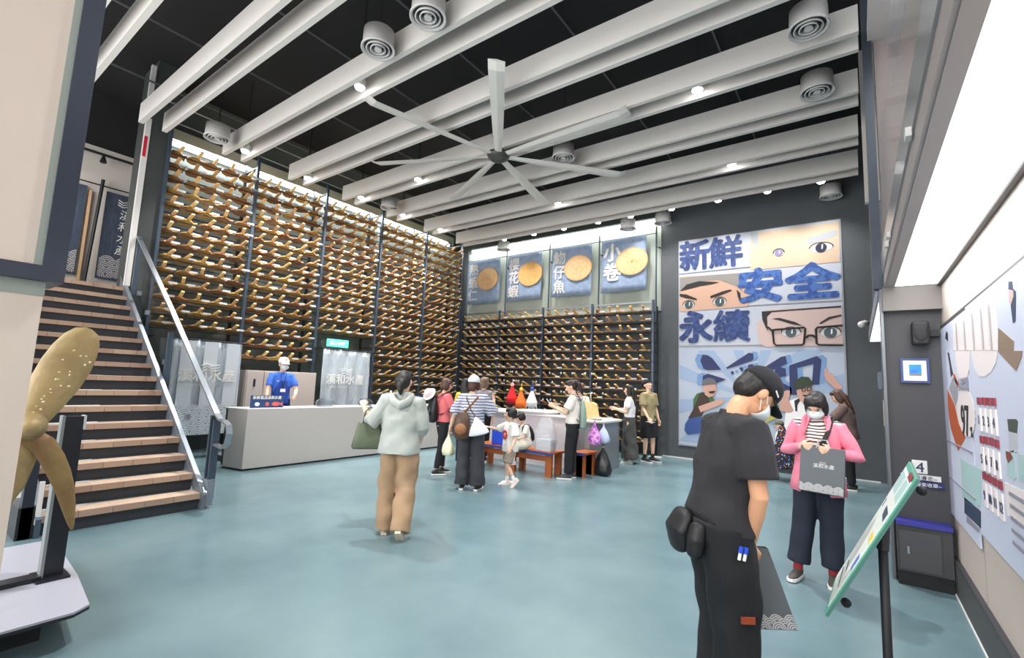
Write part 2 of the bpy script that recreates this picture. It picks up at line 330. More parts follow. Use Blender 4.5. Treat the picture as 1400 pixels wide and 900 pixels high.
flatbar(hb, [(-9.93, 3.82), (-8.0, 2.43), (-6.17, 1.07), (-6.05, 1.01), (-5.94, 1.0), (-5.84, 0.96), (-5.8, 0.87), (-5.83, 0.76), (-5.93, 0.7), (-6.12, 0.72)], 0.032, 0.011)
obj('handrail_bar', hb, CHROME, rl)
for dx in (0.0, -0.09): obj('post', MB().box(SX-0.02+dx-0.012, SX-0.02+dx+0.012, YR-0.04, YR+0.04, 0.1, 1.0 if dx == 0 else 1.05), STEEL, rl)
obj('post_foot', MB().box(SX-0.15, SX+0.03, YR-0.05, YR+0.02, 0.03, 0.32), mat('foot_grey', '8A929B', 0.35, metal=0.5), rl)
obj('post', MB().box(-7.95, -7.91, YR-0.03, YR+0.03, 1.35, 2.1), STEEL, rl)
obj('post', MB().box(-9.86, -9.82, YR-0.03, YR+0.03, 2.8, 3.78), STEEL, rl)
for x, z in ((-7.0, 0.98), (-8.0, 1.68), (-9.0, 2.45), (-9.5, 2.8)): obj('glass_clamp', MB().box(x-0.03, x+0.03, YR-0.03, YR+0.02, z-0.04, z+0.03), CHROME, rl)
rl2 = thing('stair_handrail', 'lower end of the stair handrail beside the bronze propeller', 'handrail', (SX, SY0-0.1, 0))
obj('post', MB().box(-6.2, -6.1, SY0-0.14, SY0-0.06, 0, 0.95), mat('black_post', '1E2430', 0.4), rl2)
flb = MB().box(-6.6, -6.1, SY0-0.16, SY0-0.04, 0, 0.28); obj('base_box', flb, mat('black_base', '15171B', 0.4), rl2)
obj('edge_trim', MB().box(-6.12, -6.08, SY0-0.045, SY0-0.01, 0.12, 0.5), WHT, rl2)
# ---------------------------------------------------------------- racks
rackA = thing('display_rack', 'tall dark steel rack of wooden pieces along the left wall', 'rack', (-10.15, 2.8, 0))
rackB = thing('display_rack', 'lower dark steel rack of wooden pieces on the far wall', 'rack', (-10.0, 11.2, 0))
XA = -9.93; PY = [2.82, 4.38, 5.98, 7.6, 9.2, 10.72]
for y in PY:
    obj('post', MB().box(XA-0.03, XA+0.03, y-0.025, y+0.025, 0, 6.05), STEEL, rackA)
    obj('post', MB().box(-10.5, -10.45, y-0.025, y+0.025, 0, 6.0), STEEL2, rackA)
    obj('top_bar', MB().box(-10.5, XA, y-0.02, y+0.02, 5.8, 5.84), STEEL2, rackA)
obj('top_pipe', MB().tube([(-9.75, 2.6, 6.32), (-9.75, 10.9, 6.32)], 0.014), CHROME, rackA)
obj('top_pipe', MB().tube([(-9.95, 2.82, 6.08), (-9.95, 10.75, 6.08)], 0.012), CHROME, rackA)
PB = [-10.1, -8.62, -7.08, -5.55, -3.93]; YB = 11.1
for x in PB:
    obj('post', MB().box(x-0.025, x+0.025, YB-0.03, YB+0.03, 0, 3.72), STEEL, rackB)
    obj('post', MB().box(x-0.02, x+0.02, 11.36, 11.4, 0, 3.6), STEEL2, rackB)
obj('top_bar', MB().box(-10.1, -3.9, YB-0.012, YB+0.012, 3.66, 3.69), CHROME, rackB)
obj('foot_plate', MB().box(-4.0, -3.7, YB-0.06, YB+0.06, 0, 0.012), WHT, rackB)
WOODB = mat('honey_board', 'A07848', 0.55, var=0.3, vscale=7, rnd=0.35); WOODS = mat('pale_stick', 'DBAD74', 0.5, var=0.1, rnd=0.25)
TAGW = mat('white_slip', 'D2CECE', 0.7, rnd=0.35)
WOODI = mat('honey_board_far', 'AC8452', 0.55, var=0.18, vscale=7, island=0.4)
STI = mat('stick_far', 'E4B478', 0.5, island=0.3)
def body_mb(M=None, tilt=0.42):
    o = [(-0.158, 0.0), (-0.13, 0.06), (-0.05, 0.09), (0.05, 0.075), (0.1, 0.04), (0.155, 0.075), (0.145, 0.0), (0.155, -0.065), (0.1, -0.045), (0.04, -0.095), (-0.06, -0.105), (-0.13, -0.06)]
    m = MB().prism(o, 'Z', -0.012, 0.016); R_ = Matrix.Rotation(-tilt, 4, 'X')
    T = R_ if M is None else M @ R_
    m.v = [tuple(T @ Vector(v)) for v in m.v]
    return m
def stick_mb(M=None, lift=0.38):
    R_ = Matrix.Rotation(-lift, 4, 'X') @ Matrix.Translation((0, -0.02, 0.0))
    m = MB().box(-0.026, 0.026, -0.2, 0.05, -0.013, 0.015)
    T = Matrix.Translation((0.0, -0.04, 0.045)) @ R_
    if M is not None: T = M @ T
    m.v = [tuple(T @ Vector(v)) for v in m.v]; return m
def tag_mb(M=None):
    m = MB().box(0.03, 0.17, -0.15, -0.135, 0.02, 0.055)
    if M is not None: m.v = [tuple(M @ Vector(v)) for v in m.v]
    return m
# local frame: +x along the shelf, -y outwards to the room
RA = Matrix.Rotation(math.pi/2, 4, 'Z'); RB = Matrix.Identity(4)
slots = []
lv = [5.52-0.243*i for i in range(22)]
railA = [MB(), MB()]
for li, z in enumerate(lv):
    for b in range(5):
        y0, y1 = PY[b], PY[b+1]
        if (b == 0 and z < 2.2) or (b == 1 and z < 1.72) or (b == 2 and z < 2.45) or z < 0.4: continue
        for xx, h in ((XA-0.02, 0.03), (-10.42, 0.035)):
            obj('shelf_rail', MB().box(xx-0.01, xx+0.01, y0, y1, z-0.045, z-0.028), STEEL2, rackA)
        if b >= 3 and z < 0.95: continue
        for q in range(5):
            y = y0+0.17+0.305*q+random.uniform(-0.03, 0.03)
            slots.append(('A', -10.05+random.uniform(-0.03, 0.03), y, z, random.uniform(-0.12, 0.12), random.uniform(0.3, 0.46)))
for li in range(14):
    z = 3.46-0.243*li
    for b in range(4):
        for yy in (YB-0.02, 11.34): obj('shelf_rail', MB().box(PB[b], PB[b+1], yy-0.012, yy+0.012, z-0.045, z-0.015), STEEL2, rackB)
        for q in range(5):
            x = PB[b]+0.17+0.3*q+random.uniform(-0.03, 0.03)
            slots.append(('B', x, 11.2+random.uniform(-0.03, 0.02), z, random.uniform(-0.12, 0.12), random.uniform(0.28, 0.46)))
SA = [s for s in slots if s[0] == 'A']; SA.sort(key=lambda s: s[1]**2+s[2]**2+(s[3]-1.58)**2)
near = SA[:300]; rest = SA[300:]+[s for s in slots if s[0] == 'B']
ORD = ['first', 'second', 'third', 'fourth', 'fifth', 'sixth', 'seventh', 'eighth', 'ninth', 'tenth', 'eleventh', 'twelfth', 'thirteenth', 'fourteenth', 'fifteenth', 'sixteenth', 'seventeenth', 'eighteenth', 'nineteenth', 'twentieth', 'twenty-first', 'twenty-second']
def piece_label(y, z):
    li = min(range(22), key=lambda i: abs(lv[i]-z)); b = max(i for i in range(5) if PY[i] <= y+0.05); q = min(4, max(0, round((y-PY[b]-0.17)/0.305)))
    return 'wooden fish piece, '+ORD[q]+' from left on '+ORD[li]+' shelf down, '+ORD[b]+' bay of left rack'
proto = None; LAB = 'fish-shaped wooden piece with raised stick on the nearer bays of the tall left rack'
for i, (k, x, y, z, a, lift) in enumerate(near):
    if proto is None:
        r = thing('wooden_fish_piece', LAB, 'ornament', (x, y, z+0.0), math.pi/2+a, 'wooden fish-shaped pieces on the tall left rack')
        proto = r; pb = obj('fish_board', body_mb(), WOODB, r, True); ps = obj('stick', stick_mb(), WOODS, r, True); pt = obj('paper_slip', tag_mb(), TAGW, r, True)
    else:
        r = proto.copy(); col.objects.link(r); r.location = (x, y, z); r.rotation_euler = (0, 0, math.pi/2+a)
        copy_to(pb, r); c = copy_to(ps, r); c.rotation_euler = (-(lift-0.38), random.uniform(-0.08, 0.08), random.uniform(-0.15, 0.15))
        if random.random() < 0.75: copy_to(pt, r)
    r['label'] = piece_label(y, z)
B1, B2, B3 = MB(), MB(), MB()
for (k, x, y, z, a, lift) in rest:
    M = Matrix.Translation((x, y, z)) @ Matrix.Rotation((math.pi/2 if k == 'A' else 0)+a, 4, 'Z')
    m = body_mb(M, 0.4 if z > 1.9 and k == 'A' else 0.12); B1.add(m.v, m.f)
    m = stick_mb(M @ Matrix.Rotation(random.uniform(-0.15, 0.15), 4, 'Z'), lift); B2.add(m.v, m.f)
    if random.random() < 0.6: m = tag_mb(M); B3.add(m.v, m.f)
rs = thing('wooden_fish_pieces', 'remaining rows of fish-shaped wooden pieces filling the far wall rack and the corner of the left rack', 'ornaments', (-10, 11, 0)); rs['kind'] = 'stuff'
for n_, m_, mm in (('fish_board', B1, WOODI), ('stick', B2, STI), ('paper_slip', B3, mat('slip_far', 'DAD6D6', 0.7, island=0.3))):
    obj(n_, m_, mm, rs)['kind'] = 'stuff'
# small white bulbs hung on the lower rows of the far rack
bl = MB()
for i in range(34):
    x = random.uniform(-8.4, -4.6); z = random.choice([1.95, 1.7, 1.46, 1.22])-0.06
    bl.ell((x, 11.0, z), (0.02, 0.02, 0.032), nu=8, nv=5)
tag(obj('float_bulbs', bl, WHT, smooth=True), 'small white oval floats scattered on the far wall rack', 'floats')['kind'] = 'stuff'
struct('wall_glow_panel', MB().box(-10.3, -3.85, 11.43, 11.45, 3.5, 5.84), mat('banner_wall_glow', 'A3AAA0', 0.8))  # added panel: strip light's glow on the charcoal wall, put into a lighter colour
# ---------------------------------------------------------------- banners on the far wall
DEN = mat('banner_denim', '7A8BA6', 0.85, h2='8C9BB2', vscale=9, bump=0.2, bscale=14); WTXT = mat('banner_text', 'E8E6E2', 0.8)
BAS = mat('basket_wicker', 'C9A06C', 0.7, h2='D0AE86', vscale=14, bump=0.3, bscale=70); BASR = mat('basket_rim', 'C2925A', 0.7)
BAN = [('熟蝦仁', -10.1, -8.8, 'leftmost far-wall banner, three white characters beside a round basket', 0), ('櫻花蝦', -8.5, -7.28, 'second far-wall banner from the left with a yellow basket of small shrimp', 1),
       ('魩仔魚', -6.92, -5.68, 'third far-wall banner from the left with a pale round basket', 2), ('小卷', -5.38, -4.16, 'rightmost far-wall banner, two white characters beside a round basket', 3)]
for s_, x0, x1, lab, k in BAN:
    t = thing('hanging_banner', 'blue-grey cloth '+lab, 'banner', (x0, 11.2, 4.0))
    rows = []; NX = 14
    for j in range(9):
        z = 5.42-1.4*j/8; rows.append([(x0+(x1-x0)*i/NX, 11.24+0.012*math.sin(i*1.3+j*0.5)*(j/8)**0.7+0.004*math.sin(i*2.9), z) for i in range(NX+1)])
    obj('cloth', MB().quadstrip(rows), DEN, t, smooth=True, solid=0.004)
    n = len(s_); sz = 0.4 if n == 3 else 0.5
    txt(s_, (x0+0.06, 11.215, 5.42-sz*0.98-0.04), (1, 0, 0), (0, 0, 1), sz, mat('banner_white', 'CDC9C4', 0.8, emit=0.0), t, weight=(0.008 if n == 3 else 0.016), vertical=True, pitch=1.04)
    cx, cz = x0+0.85, 4.78
    bk = MB().prism([(cx+0.4*math.cos(a), cz+0.335*math.sin(a)) for a in [2*math.pi*i/28 for i in range(28)]], 'Y', 11.2, 11.214)
    obj('basket_print', bk, BAS if k != 1 else mat('basket_shrimp', 'C9954E', 0.7, h2='CFA468', vscale=12, bump=0.4, bscale=60), t)
    rim = MB(); rows = []
    for r_ in (1.0, 1.07): rows.append([(cx+0.4*r_*math.cos(a), 11.198, cz+0.335*r_*math.sin(a)) for a in [2*math.pi*i/28 for i in range(29)]])
    rim.quadstrip(rows); obj('basket_rim', rim, BASR, t, solid=0.006)
    fm = MB()
    for q in range(14):
        a = random.uniform(0, 6.28); r_ = random.uniform(0, 0.25); px, pz = cx+r_*math.cos(a), cz+r_*0.85*math.sin(a); b_ = random.uniform(0, 3.1)
        fm.box(-0.03, 0.03, -0.004, 0.0, -0.006, 0.006, Matrix.Translation((px, 11.2, pz)) @ Matrix.Rotation(b_, 4, 'Y'))
    obj('shrimp_print', fm, mat('shrimp_tone', 'C8884F', 0.7), t)
fr = thing('pole_stand', 'thin dark pole frame carrying the four far-wall banners', 'frame', (-10.15, 11.3, 3.3))
for x in (-10.15, -8.59, -7.04, -5.48, -3.93): obj('pole', MB().tube([(x, 11.3, 3.2), (x, 11.3, 5.62)], 0.022), STEEL, fr)
obj('cross_pole', MB().tube([(-10.2, 11.28, 5.44), (-3.9, 11.28, 5.44)], 0.012), STEEL, fr)
for x in (-8.59, -7.04, -5.48, -3.93): obj('clamp', MB().tube([(x, 11.3, 5.1), (x+0.1, 11.25, 5.05)], 0.012).ell((x+0.11, 11.24, 5.04), (0.025, 0.025, 0.03), nu=8, nv=5), STEEL2, fr)
# ---------------------------------------------------------------- curtains by the left rack
CUR = mat('curtain_cloth', 'A9B4BE', 0.85, h2='C3CCD2', vscale=5, bump=0.3, bscale=10, stretch=(1, 6, 1)); CURD = mat('curtain_dark', '8494A4', 0.85)
CURP = mat('curtain_panel', 'CDD4DA', 0.85)
for (ya, yb, za, zb, lab, fs, wv) in ((3.15, 4.3, 0.42, 2.12, 'pale blue hanging cloth with white lettering behind the stair glass', 0.24, True), (6.02, 7.3, 0.55, 2.18, 'pale crinkled hanging cloth with white lettering behind the long counter', 0.25, True)):
    t = thing('hanging_curtain', lab, 'curtain', (-9.6, ya, za))
    rows = []
    for j in range(13):
        z = zb-(zb-za)*j/12; rows.append([(-9.62+0.02*math.sin(i*0.9+0.3*j)*(0.3+j/12)+0.008*math.sin(i*2.3+j), ya+(yb-ya)*i/26, z) for i in range(27)])
    obj('cloth', MB().quadstrip(rows), CUR, t, smooth=True, solid=0.004)
    obj('hanging_rod', MB().tube([(-9.62, ya-0.05, zb), (-9.62, yb+0.05, zb)], 0.015), STEEL2, t)
    for yy in (PY[0] if ya < 4 else PY[2], PY[1] if ya < 4 else PY[3]): obj('rod_bracket', MB().box(-9.91, -9.6, yy-0.015, yy+0.015, zb-0.015, zb+0.015), STEEL2, t)
    if ya < 4:
        for q in (0.1, 0.42, 0.75):
            obj('light_stripe', MB().box(-9.588, -9.584, ya+(yb-ya)*q, ya+(yb-ya)*(q+0.2), za+0.02, zb-0.02), CURP, t)
    txt('溪和水產', (-9.575, ya+0.1, za+0.98 if ya < 4 else za+0.86), (0, 1, 0), (0, 0, 1), fs, WTXT, t, weight=0.004)
    lg = MB()
    for q in range(3): lg.tube([(-9.575, ya+0.45+0.02*q, zb-0.46-0.05*q), (-9.575, ya+0.55, zb-0.42-0.05*q), (-9.575, ya+0.63, zb-0.47-0.05*q), (-9.575, ya+0.76, zb-0.43-0.05*q)], 0.009, n=4)
    obj('fish_emblem', lg, WTXT, t)
    txt('X I H E  A Q U A T I C', (-9.575, ya+0.2, za+(0.88 if ya < 4 else 0.76)), (0, 1, 0), (0, 0, 1), 0.055, WTXT, t, name='small_lettering')
    waves('wave_print', (-9.583, ya+0.03, za+0.01), (0, 1, 0), (0, 0, 1), yb-ya-0.06, 8 if ya < 4 else 5, 0.12, mat('wave_white', 'E0E4E6', 0.8), mat('wave_ground', '93A3AF', 0.85), t)
# banners on the upper floor
DNV = mat('navy_banner', '333C4A', 0.85, h2='455064', vscale=5, bump=0.2, bscale=8, stretch=(1, 5, 1))
for (ya, yb, lab, wr_) in ((1.55, 2.22, 'navy cloth banner on the upper floor wall beside the navy frame', False), (2.52, 3.4, 'navy cloth banner with vertical white lettering on the upper floor wall', True)):
    t = thing('wall_banner', lab, 'banner', (-12.2, ya, 3.3))
    obj('cloth', MB().box(-12.215, -12.2, ya, yb, 3.32, 5.12), DNV, t)
    waves('wave_print', (-12.195, ya+0.02, 3.36), (0, 1, 0), (0, 0, 1), yb-ya-0.04, 6, 0.13, mat('wave_pale', 'B9B4B2', 0.8), mat('wave_navy', '5B5F6B', 0.85), t)
    if wr_:
        txt('溪和水產', (-12.19, ya+0.24, 4.62), (0, 1, 0), (0, 0, 1), 0.22, WTXT, t, vertical=True, pitch=1.12, shear=0.1)
        lg = MB()
        for q in range(3): lg.tube([(-12.19, ya+0.2, 5.0-0.05*q), (-12.19, ya+0.28, 4.96-0.05*q), (-12.19, ya+0.36, 4.99-0.05*q), (-12.19, ya+0.46, 4.95-0.05*q)], 0.01, n=4)
        obj('fish_emblem', lg, WTXT, t)
t = thing('banner_pole', 'dark upright pole between the two navy banners on the upper floor', 'pole', (-12.1, 2.33, 2.92))
obj('pole', MB().tube([(-12.1, 2.34, 2.92), (-12.1, 2.42, 5.3)], 0.03), STEEL2, t); obj('cross_pole', MB().tube([(-12.12, 1.5, 5.18), (-12.12, 3.42, 5.18)], 0.014), STEEL2, t)
tag(obj('wooden_batten', MB().box(-12.25, -12.2, 2.26, 2.3, 2.95, 5.05), mat('batten', 'C9A37E', 0.6)), 'narrow wooden batten behind the dark pole on the upper floor', 'batten')
t = thing('ceiling_track', 'black lighting track with a spotlight on the upper floor wall', 'track light', (-12.0, 2.0, 5.8))
obj('track', MB().box(-12.05, -12.0, 0.5, 3.6, 5.76, 5.8), INK, t); obj('spot_head', MB().tube([(-12.03, 2.36, 5.76), (-12.0, 2.36, 5.62)], [0.02, 0.06]), INK, t)
# ---------------------------------------------------------------- counter, staff area
CNT = mat('counter_grey', 'C0BAB6', 0.38, metal=0.0, bump=0.03, bscale=500)
ct = thing('service_counter', 'long pale grey service counter in front of the left rack', 'counter', (-8.0, 3.7, 0))
def slab(pts, z0, z1): return MB().prism(pts, 'Z', z0, z1)
segs = [(3.76, 7.36), (7.364, 7.9), (7.904, 8.55)]
for a, b in segs: obj('front_panel', MB().box(-8.04, -8.0, a, b, 0.03, 0.965), CNT, ct)
obj('side_panel', MB().prism([(-8.0, 3.76), (-8.46, 3.66), (-8.46, 3.7), (-8.04, 3.8)], 'Z', 0.03, 0.965), CNT, ct)
obj('countertop', slab([(-8.0, 3.755), (-8.0, 8.55), (-8.62, 8.55), (-8.62, 3.63), (-8.46, 3.655)], 0.965, 0.98), mat('counter_top', 'B6B5B6', 0.35), ct)
obj('kick_plate', MB().box(-8.4, -8.02, 3.9, 8.5, 0, 0.03), INK, ct)
obj('back_panel', MB().box(-8.62, -8.58, 3.7, 8.5, 0.03, 0.96), CHAR, ct)
pf = struct('floor_platform', MB().box(-9.5, -8.66, 3.9, 8.5, 0, 0.1), CHAR)
fd = thing('back_cabinet', 'cream cabinet front recessed in the rack behind the staff member', 'cabinet', (-9.5, 4.4, 0))
obj('body', MB().box(-10.1, -9.62, 4.42, 5.9, 0, 1.62), mat('cab_cream', 'C9BFB8', 0.5), fd)
for a, b in ((4.44, 4.75), (4.77, 5.88)): obj('door', MB().box(-9.62, -9.6, a, b, 0.1, 1.6), mat('cab_cream2', 'C4B8B0', 0.45), fd)
obj('label_strip', MB().box(-9.6, -9.594, 4.56, 4.6, 1.3, 1.45), INK, fd)
# sign on the counter
sg = thing('counter_sign', 'small dark blue sign with a red fish, standing on the counter', 'sign', (-8.3, 4.0, 0.98))
SB = mat('sign_blue', '2C4A78', 0.5)
obj('board', MB().box(-8.31, -8.295, 3.93, 4.5, 0.98, 1.19), SB, sg)
txt('新鮮直送溪和水產', (-8.29, 3.96, 1.13), (0, 1, 0), (0, 0, 1), 0.062, WTXT, sg, weight=0.001)
obj('fish_print', MB().prism([(4.28, 1.04), (4.33, 1.08), (4.4, 1.075), (4.45, 1.05), (4.48, 1.08), (4.48, 1.01), (4.44, 1.035), (4.38, 1.005), (4.32, 1.01)], 'X', -8.29, -8.285), mat('fish_red', 'D9635F', 0.6), sg)
obj('red_spot', MB().ell((-8.29, 4.21, 1.04), (0.006, 0.035, 0.035), nu=10, nv=6), mat('fish_red', ''), sg)
obj('white_spot', MB().ell((-8.29, 4.04, 1.04), (0.006, 0.045, 0.035), nu=10, nv=6), WTXT, sg)
# trays and bottles on the counter
CLR = mat('clear_plastic', 'DDE2E6', 0.08, trans=1.0, alpha=0.45)
for y, r_, lab in ((5.35, 0.17, 'clear domed food container beside the staff member'), (6.3, 0.15, 'clear bowl in front of the pale curtain, left one'), (6.75, 0.14, 'clear bowl in front of the pale curtain, right one')):
    tag(obj('clear_container', MB().lathe((-8.35, y, 0.985), [(r_*0.8, 0), (r_, 0.03), (r_*0.98, 0.08), (r_*0.7, 0.13), (0.01, 0.15)], 18), CLR, smooth=True, solid=0.004), lab, 'container')
for y, h_, lab in ((6.95, 0.3, 'white pump bottle on the counter, left of the pair'), (7.06, 0.24, 'white bottle on the counter, right of the pair')):
    t = thing('bottle', lab, 'bottle', (-8.35, y, 0.985))
    obj('body', MB().lathe((-8.35, y, 0.985), [(0.001, 0), (0.05, 0), (0.052, h_*0.7), (0.02, h_*0.82), (0.02, h_*0.9)], 16), WHT, t, smooth=True)
    obj('cap', MB().lathe((-8.35, y, 0.985+h_*0.88), [(0.022, 0), (0.022, 0.05), (0.001, 0.05)], 12), PAPER, t)
t = thing('counter_card', 'small blue card with white print on the counter end', 'sign', (-8.3, 7.5, 0.98))
obj('board', MB().box(-8.31, -8.3, 7.4, 7.85, 0.98, 1.2), SB, t); txt('溪和水產', (-8.295, 7.43, 1.1), (0, 1, 0), (0, 0, 1), 0.08, WTXT, t)
# exit sign
ex = thing('exit_sign', 'glowing green exit sign above the pale curtain', 'exit sign', (-9.75, 6.4, 2.28))
obj('box', MB().box(-9.8, -9.76, 6.2, 6.75, 2.24, 2.42), mat('exit_glow', '4CC79E', emit=1.0), ex)
txt('出口 EXIT', (-9.752, 6.24, 2.29), (0, 1, 0), (0, 0, 1), 0.1, mat('exit_white', 'F0FFF8', emit=1.2), ex)
# ---------------------------------------------------------------- island with bench
IS = thing('island_counter', 'rounded island counter with white front and grey steel end behind the bench', 'counter', (-5.5, 8.6, 0))
def rr(x0, x1, y0, y1, r, n=6):
    out = []
    for cx, cy, a0 in ((x1-r, y0+r, -90), (x1-r, y1-r, 0), (x0+r, y1-r, 90), (x0+r, y0+r, 180)):
        for k in range(n+1): a = math.radians(a0+90*k/n); out.append((cx+r*math.cos(a), cy+r*math.sin(a)))
    return out
obj('steel_body', slab(rr(-5.0, -3.86, 8.02, 9.3, 0.35), 0.0, 0.9), mat('island_steel', '8D8F92', 0.3, metal=0.6), IS, smooth=False)
obj('steel_top', slab(rr(-5.05, -3.82, 7.98, 9.34, 0.36), 0.9, 0.93), mat('island_top', 'C9C7C4', 0.35), IS)
obj('white_front', MB().box(-7.1, -4.45, 8.0, 8.9, 0.0, 0.95), mat('island_white', 'DAD3D6', 0.45), IS)
obj('white_top', slab(rr(-7.15, -4.4, 7.96, 8.95, 0.05), 0.95, 0.98), mat('island_wtop', 'E8E5E4', 0.4), IS)
tag(obj('serving_tray', MB().lathe((-5.35, 8.4, 0.98), [(0.001, 0.004), (0.42, 0.004), (0.5, 0.05), (0.52, 0.05), (0.44, 0.0)], 28), WHT, smooth=True), 'large round white tray on the island counter', 'tray')
tag(obj('dish', MB().lathe((-4.72, 8.35, 0.98), [(0.001, 0.004), (0.09, 0.004), (0.12, 0.05), (0.13, 0.05)], 18), WHT, solid=0.004), 'small white dish right of the round tray', 'dish')
ORW = mat('orange_wood', 'A85A2C', 0.45, var=0.15, vscale=4, stretch=(1, 1, 8)); BED = mat('blue_edge', '3B3F7A', 0.5)
bench = None
def mk_bench(x0, x1, y0, y1, lab):
    t = thing('wooden_bench', lab, 'bench', ((x0+x1)/2, (y0+y1)/2, 0))
    for i in range(4): a = y0+(y1-y0)*i/4; obj('seat_slat', MB().box(x0, x1, a+0.004, a+(y1-y0)/4-0.004, 0.385, 0.42), ORW, t)
    obj('front_edge', MB().box(x0, x1, y0-0.012, y0+0.003, 0.37, 0.415), BED, t)
    for x in (x0+0.1, (x0+x1)/2, x1-0.1):
        for y in (y0+0.07, y1-0.07): obj('leg', MB().box(x-0.06, x+0.06, y-0.03, y+0.03, 0, 0.385), ORW, t)
    obj('rail', MB().box(x0+0.1, x1-0.1, y0+0.1, y0+0.13, 0.25, 0.34), ORW, t)
mk_bench(-5.95, -4.22, 7.05, 7.5, 'orange-brown wooden bench with blue edge under the seated child')
mk_bench(-4.1, -3.82, 7.5, 8.0, 'short orange-brown bench end behind the woman in black trousers')
tag(obj('blue_crate', MB().box(-5.6, -5.2, 7.12, 7.42, 0.42, 0.72), mat('blue_plastic', '2B4FD0', 0.35, bump=0.4, bscale=25), bevel=0.02), 'bright blue crate on the left end of the bench', 'crate')
# shopping bag on bench
t = thing('shopping_bag', 'translucent grey plastic bag holding a white box, on the bench', 'bag', (-4.45, 7.2, 0.42))
bgm = MB(); rows = []
for j, (z, sx, sy) in enumerate(((0.425, 0.17, 0.1), (0.6, 0.19, 0.12), (0.74, 0.19, 0.1), (0.86, 0.15, 0.06), (0.95, 0.12, 0.03), (1.0, 0.07, 0.02))):
    rows.append([(-4.45+sx*math.copysign(abs(math.cos(a))**0.5, math.cos(a))+0.01*math.sin(5*a+j), 7.2+sy*math.copysign(abs(math.sin(a))**0.5, math.sin(a)), z) for a in [2*math.pi*k/24 for k in range(25)]])
bgm.quadstrip(rows); obj('film', bgm, mat('bag_film', 'D6D8DC', 0.25, alpha=0.38), t, smooth=True)
obj('inner_box', MB().box(-4.6, -4.3, 7.12, 7.28, 0.425, 0.62), mat('box_pale', 'D6DADF', 0.6), t)
# plush toys hanging on the far rack
for x, z, c1, c2, lab in ((-7.61, 1.16, 'D4202A', 'F0A8A8', 'red hanging plush squid on the far rack'), (-7.31, 1.05, 'EE6F2A', 'E9C53C', 'orange hanging plush squid with a yellow top'), (-6.96, 1.08, 'E8E6E4', '3F63C4', 'white hanging plush squid with a blue and yellow top')):
    t = thing('plush_toy', lab, 'toy', (x, 10.5, z)); a = mat('plush_'+c1, c1, 0.9); b = mat('plush_'+c2, c2, 0.9)
    m = MB(); m.tube([(x, 10.5, z+0.28), (x, 10.5, z+0.15), (x, 10.5, z)], [0.05, 0.1, 0.16], n=10, round_=True)
    for q in range(5): aa = -0.12+0.06*q; m.tube([(x+aa, 10.5, z), (x+aa*1.4, 10.49, z-0.14-0.03*(q % 2))], [0.035, 0.02], n=6, round_=True)
    obj('body', m, a, t, remesh=0.02, smoothit=2)
    obj('top_knot', MB().ell((x, 10.5, z+0.36), (0.055, 0.05, 0.06)).tube([(x, 10.5, z+0.4), (x, 10.52, z+0.52)], 0.01, n=5), b, t, smooth=True)
tag(obj('paper_scrap', MB().prism([(-4.66, 6.22), (-4.58, 6.24), (-4.55, 6.3), (-4.5, 6.28), (-4.48, 6.36), (-4.56, 6.4), (-4.6, 6.33), (-4.67, 6.32)], 'Z', 0.0, 0.004), PAPER), 'small white scrap of paper on the teal floor beside the little girl', 'paper')
# ---------------------------------------------------------------- mural
MU = thing('wall_mural', 'large four-row illustrated mural with blue brush characters on the charcoal far wall', 'mural', (-1.8, 11.4, 0.3))
MW = mat('mural_white', 'DDE1F0', 0.55); MF = mat('mural_frame', 'C9C9CF', 0.4); MBL = mat('mural_brush', '28407F', 0.6, h2='3F5A9C', vscale=9, sharp=True)
MB2 = mat('mural_brush_blue', '2A56A8', 0.6, h2='4C7AC8', vscale=9, sharp=True)
SK1 = mat('mural_skin', 'F3C3A8', 0.6); SK2 = mat('mural_skin_warm', 'F0CBB6', 0.6); SK3 = mat('mural_skin_pale', 'F2D3CB', 0.6)
GREYM = mat('mural_grey', 'A7A19C', 0.6); BRM = mat('mural_black', '241F20', 0.6)
def mp(name, pts, y, m, parent=MU): return obj(name, MB().prism(pts, 'Y', y, y+0.004), m, parent)
XM0, XM1 = -3.42, -0.155
obj('backing', MB().box(XM0, XM1, 11.42, 11.449, 0.29, 5.19), MF, MU)
PZ_ = [(4.375, 5.165), (3.5, 4.335), (2.62, 3.46), (0.32, 2.565)]
pan = []
for i, (a, b) in enumerate(PZ_):
    pan.append(obj('panel', MB().box(XM0+0.025, XM1-0.025, 11.405, 11.42, a, b), MW if i < 3 else mat('mural_pale', 'D3DDF0', 0.55), MU))
# rays on the bottom panel
cx, cz = -1.9, 1.5
for k in range(12):
    a0 = 2*math.pi*k/12+0.1; a1 = a0+0.2; pts = [(cx, cz)]
    for a in (a0, a1):
        t_ = min(((1.5 if math.cos(a) < 0 else 1.7)/abs(math.cos(a)) if abs(math.cos(a)) > 1e-3 else 9), ((1.0 if math.sin(a) > 0 else 1.1)/abs(math.sin(a)) if abs(math.sin(a)) > 1e-3 else 9)); pts.append((cx+t_*math.cos(a), cz+t_*math.sin(a)))
    mp('ray', pts, 11.4005, mat('mural_ray', 'B4CBEC', 0.55))
def mt(s_, x, z, size, m, xs=1.0, wt=0.03): return txt(s_, (x, 11.394, z), (1, 0, 0), (0, 0, 1), size, m, MU, name='brush_character', weight=wt, xs=xs, depth=0.006)
mt('新', -3.4, 4.5, 0.76, MBL, 0.95, 0.024); mt('鮮', -2.72, 4.5, 0.76, MBL, 0.98, 0.022)
mt('安', -2.12, 3.64, 0.78, MB2, 1.2, 0.04); mt('全', -1.17, 3.64, 0.78, MB2, 1.25, 0.04)
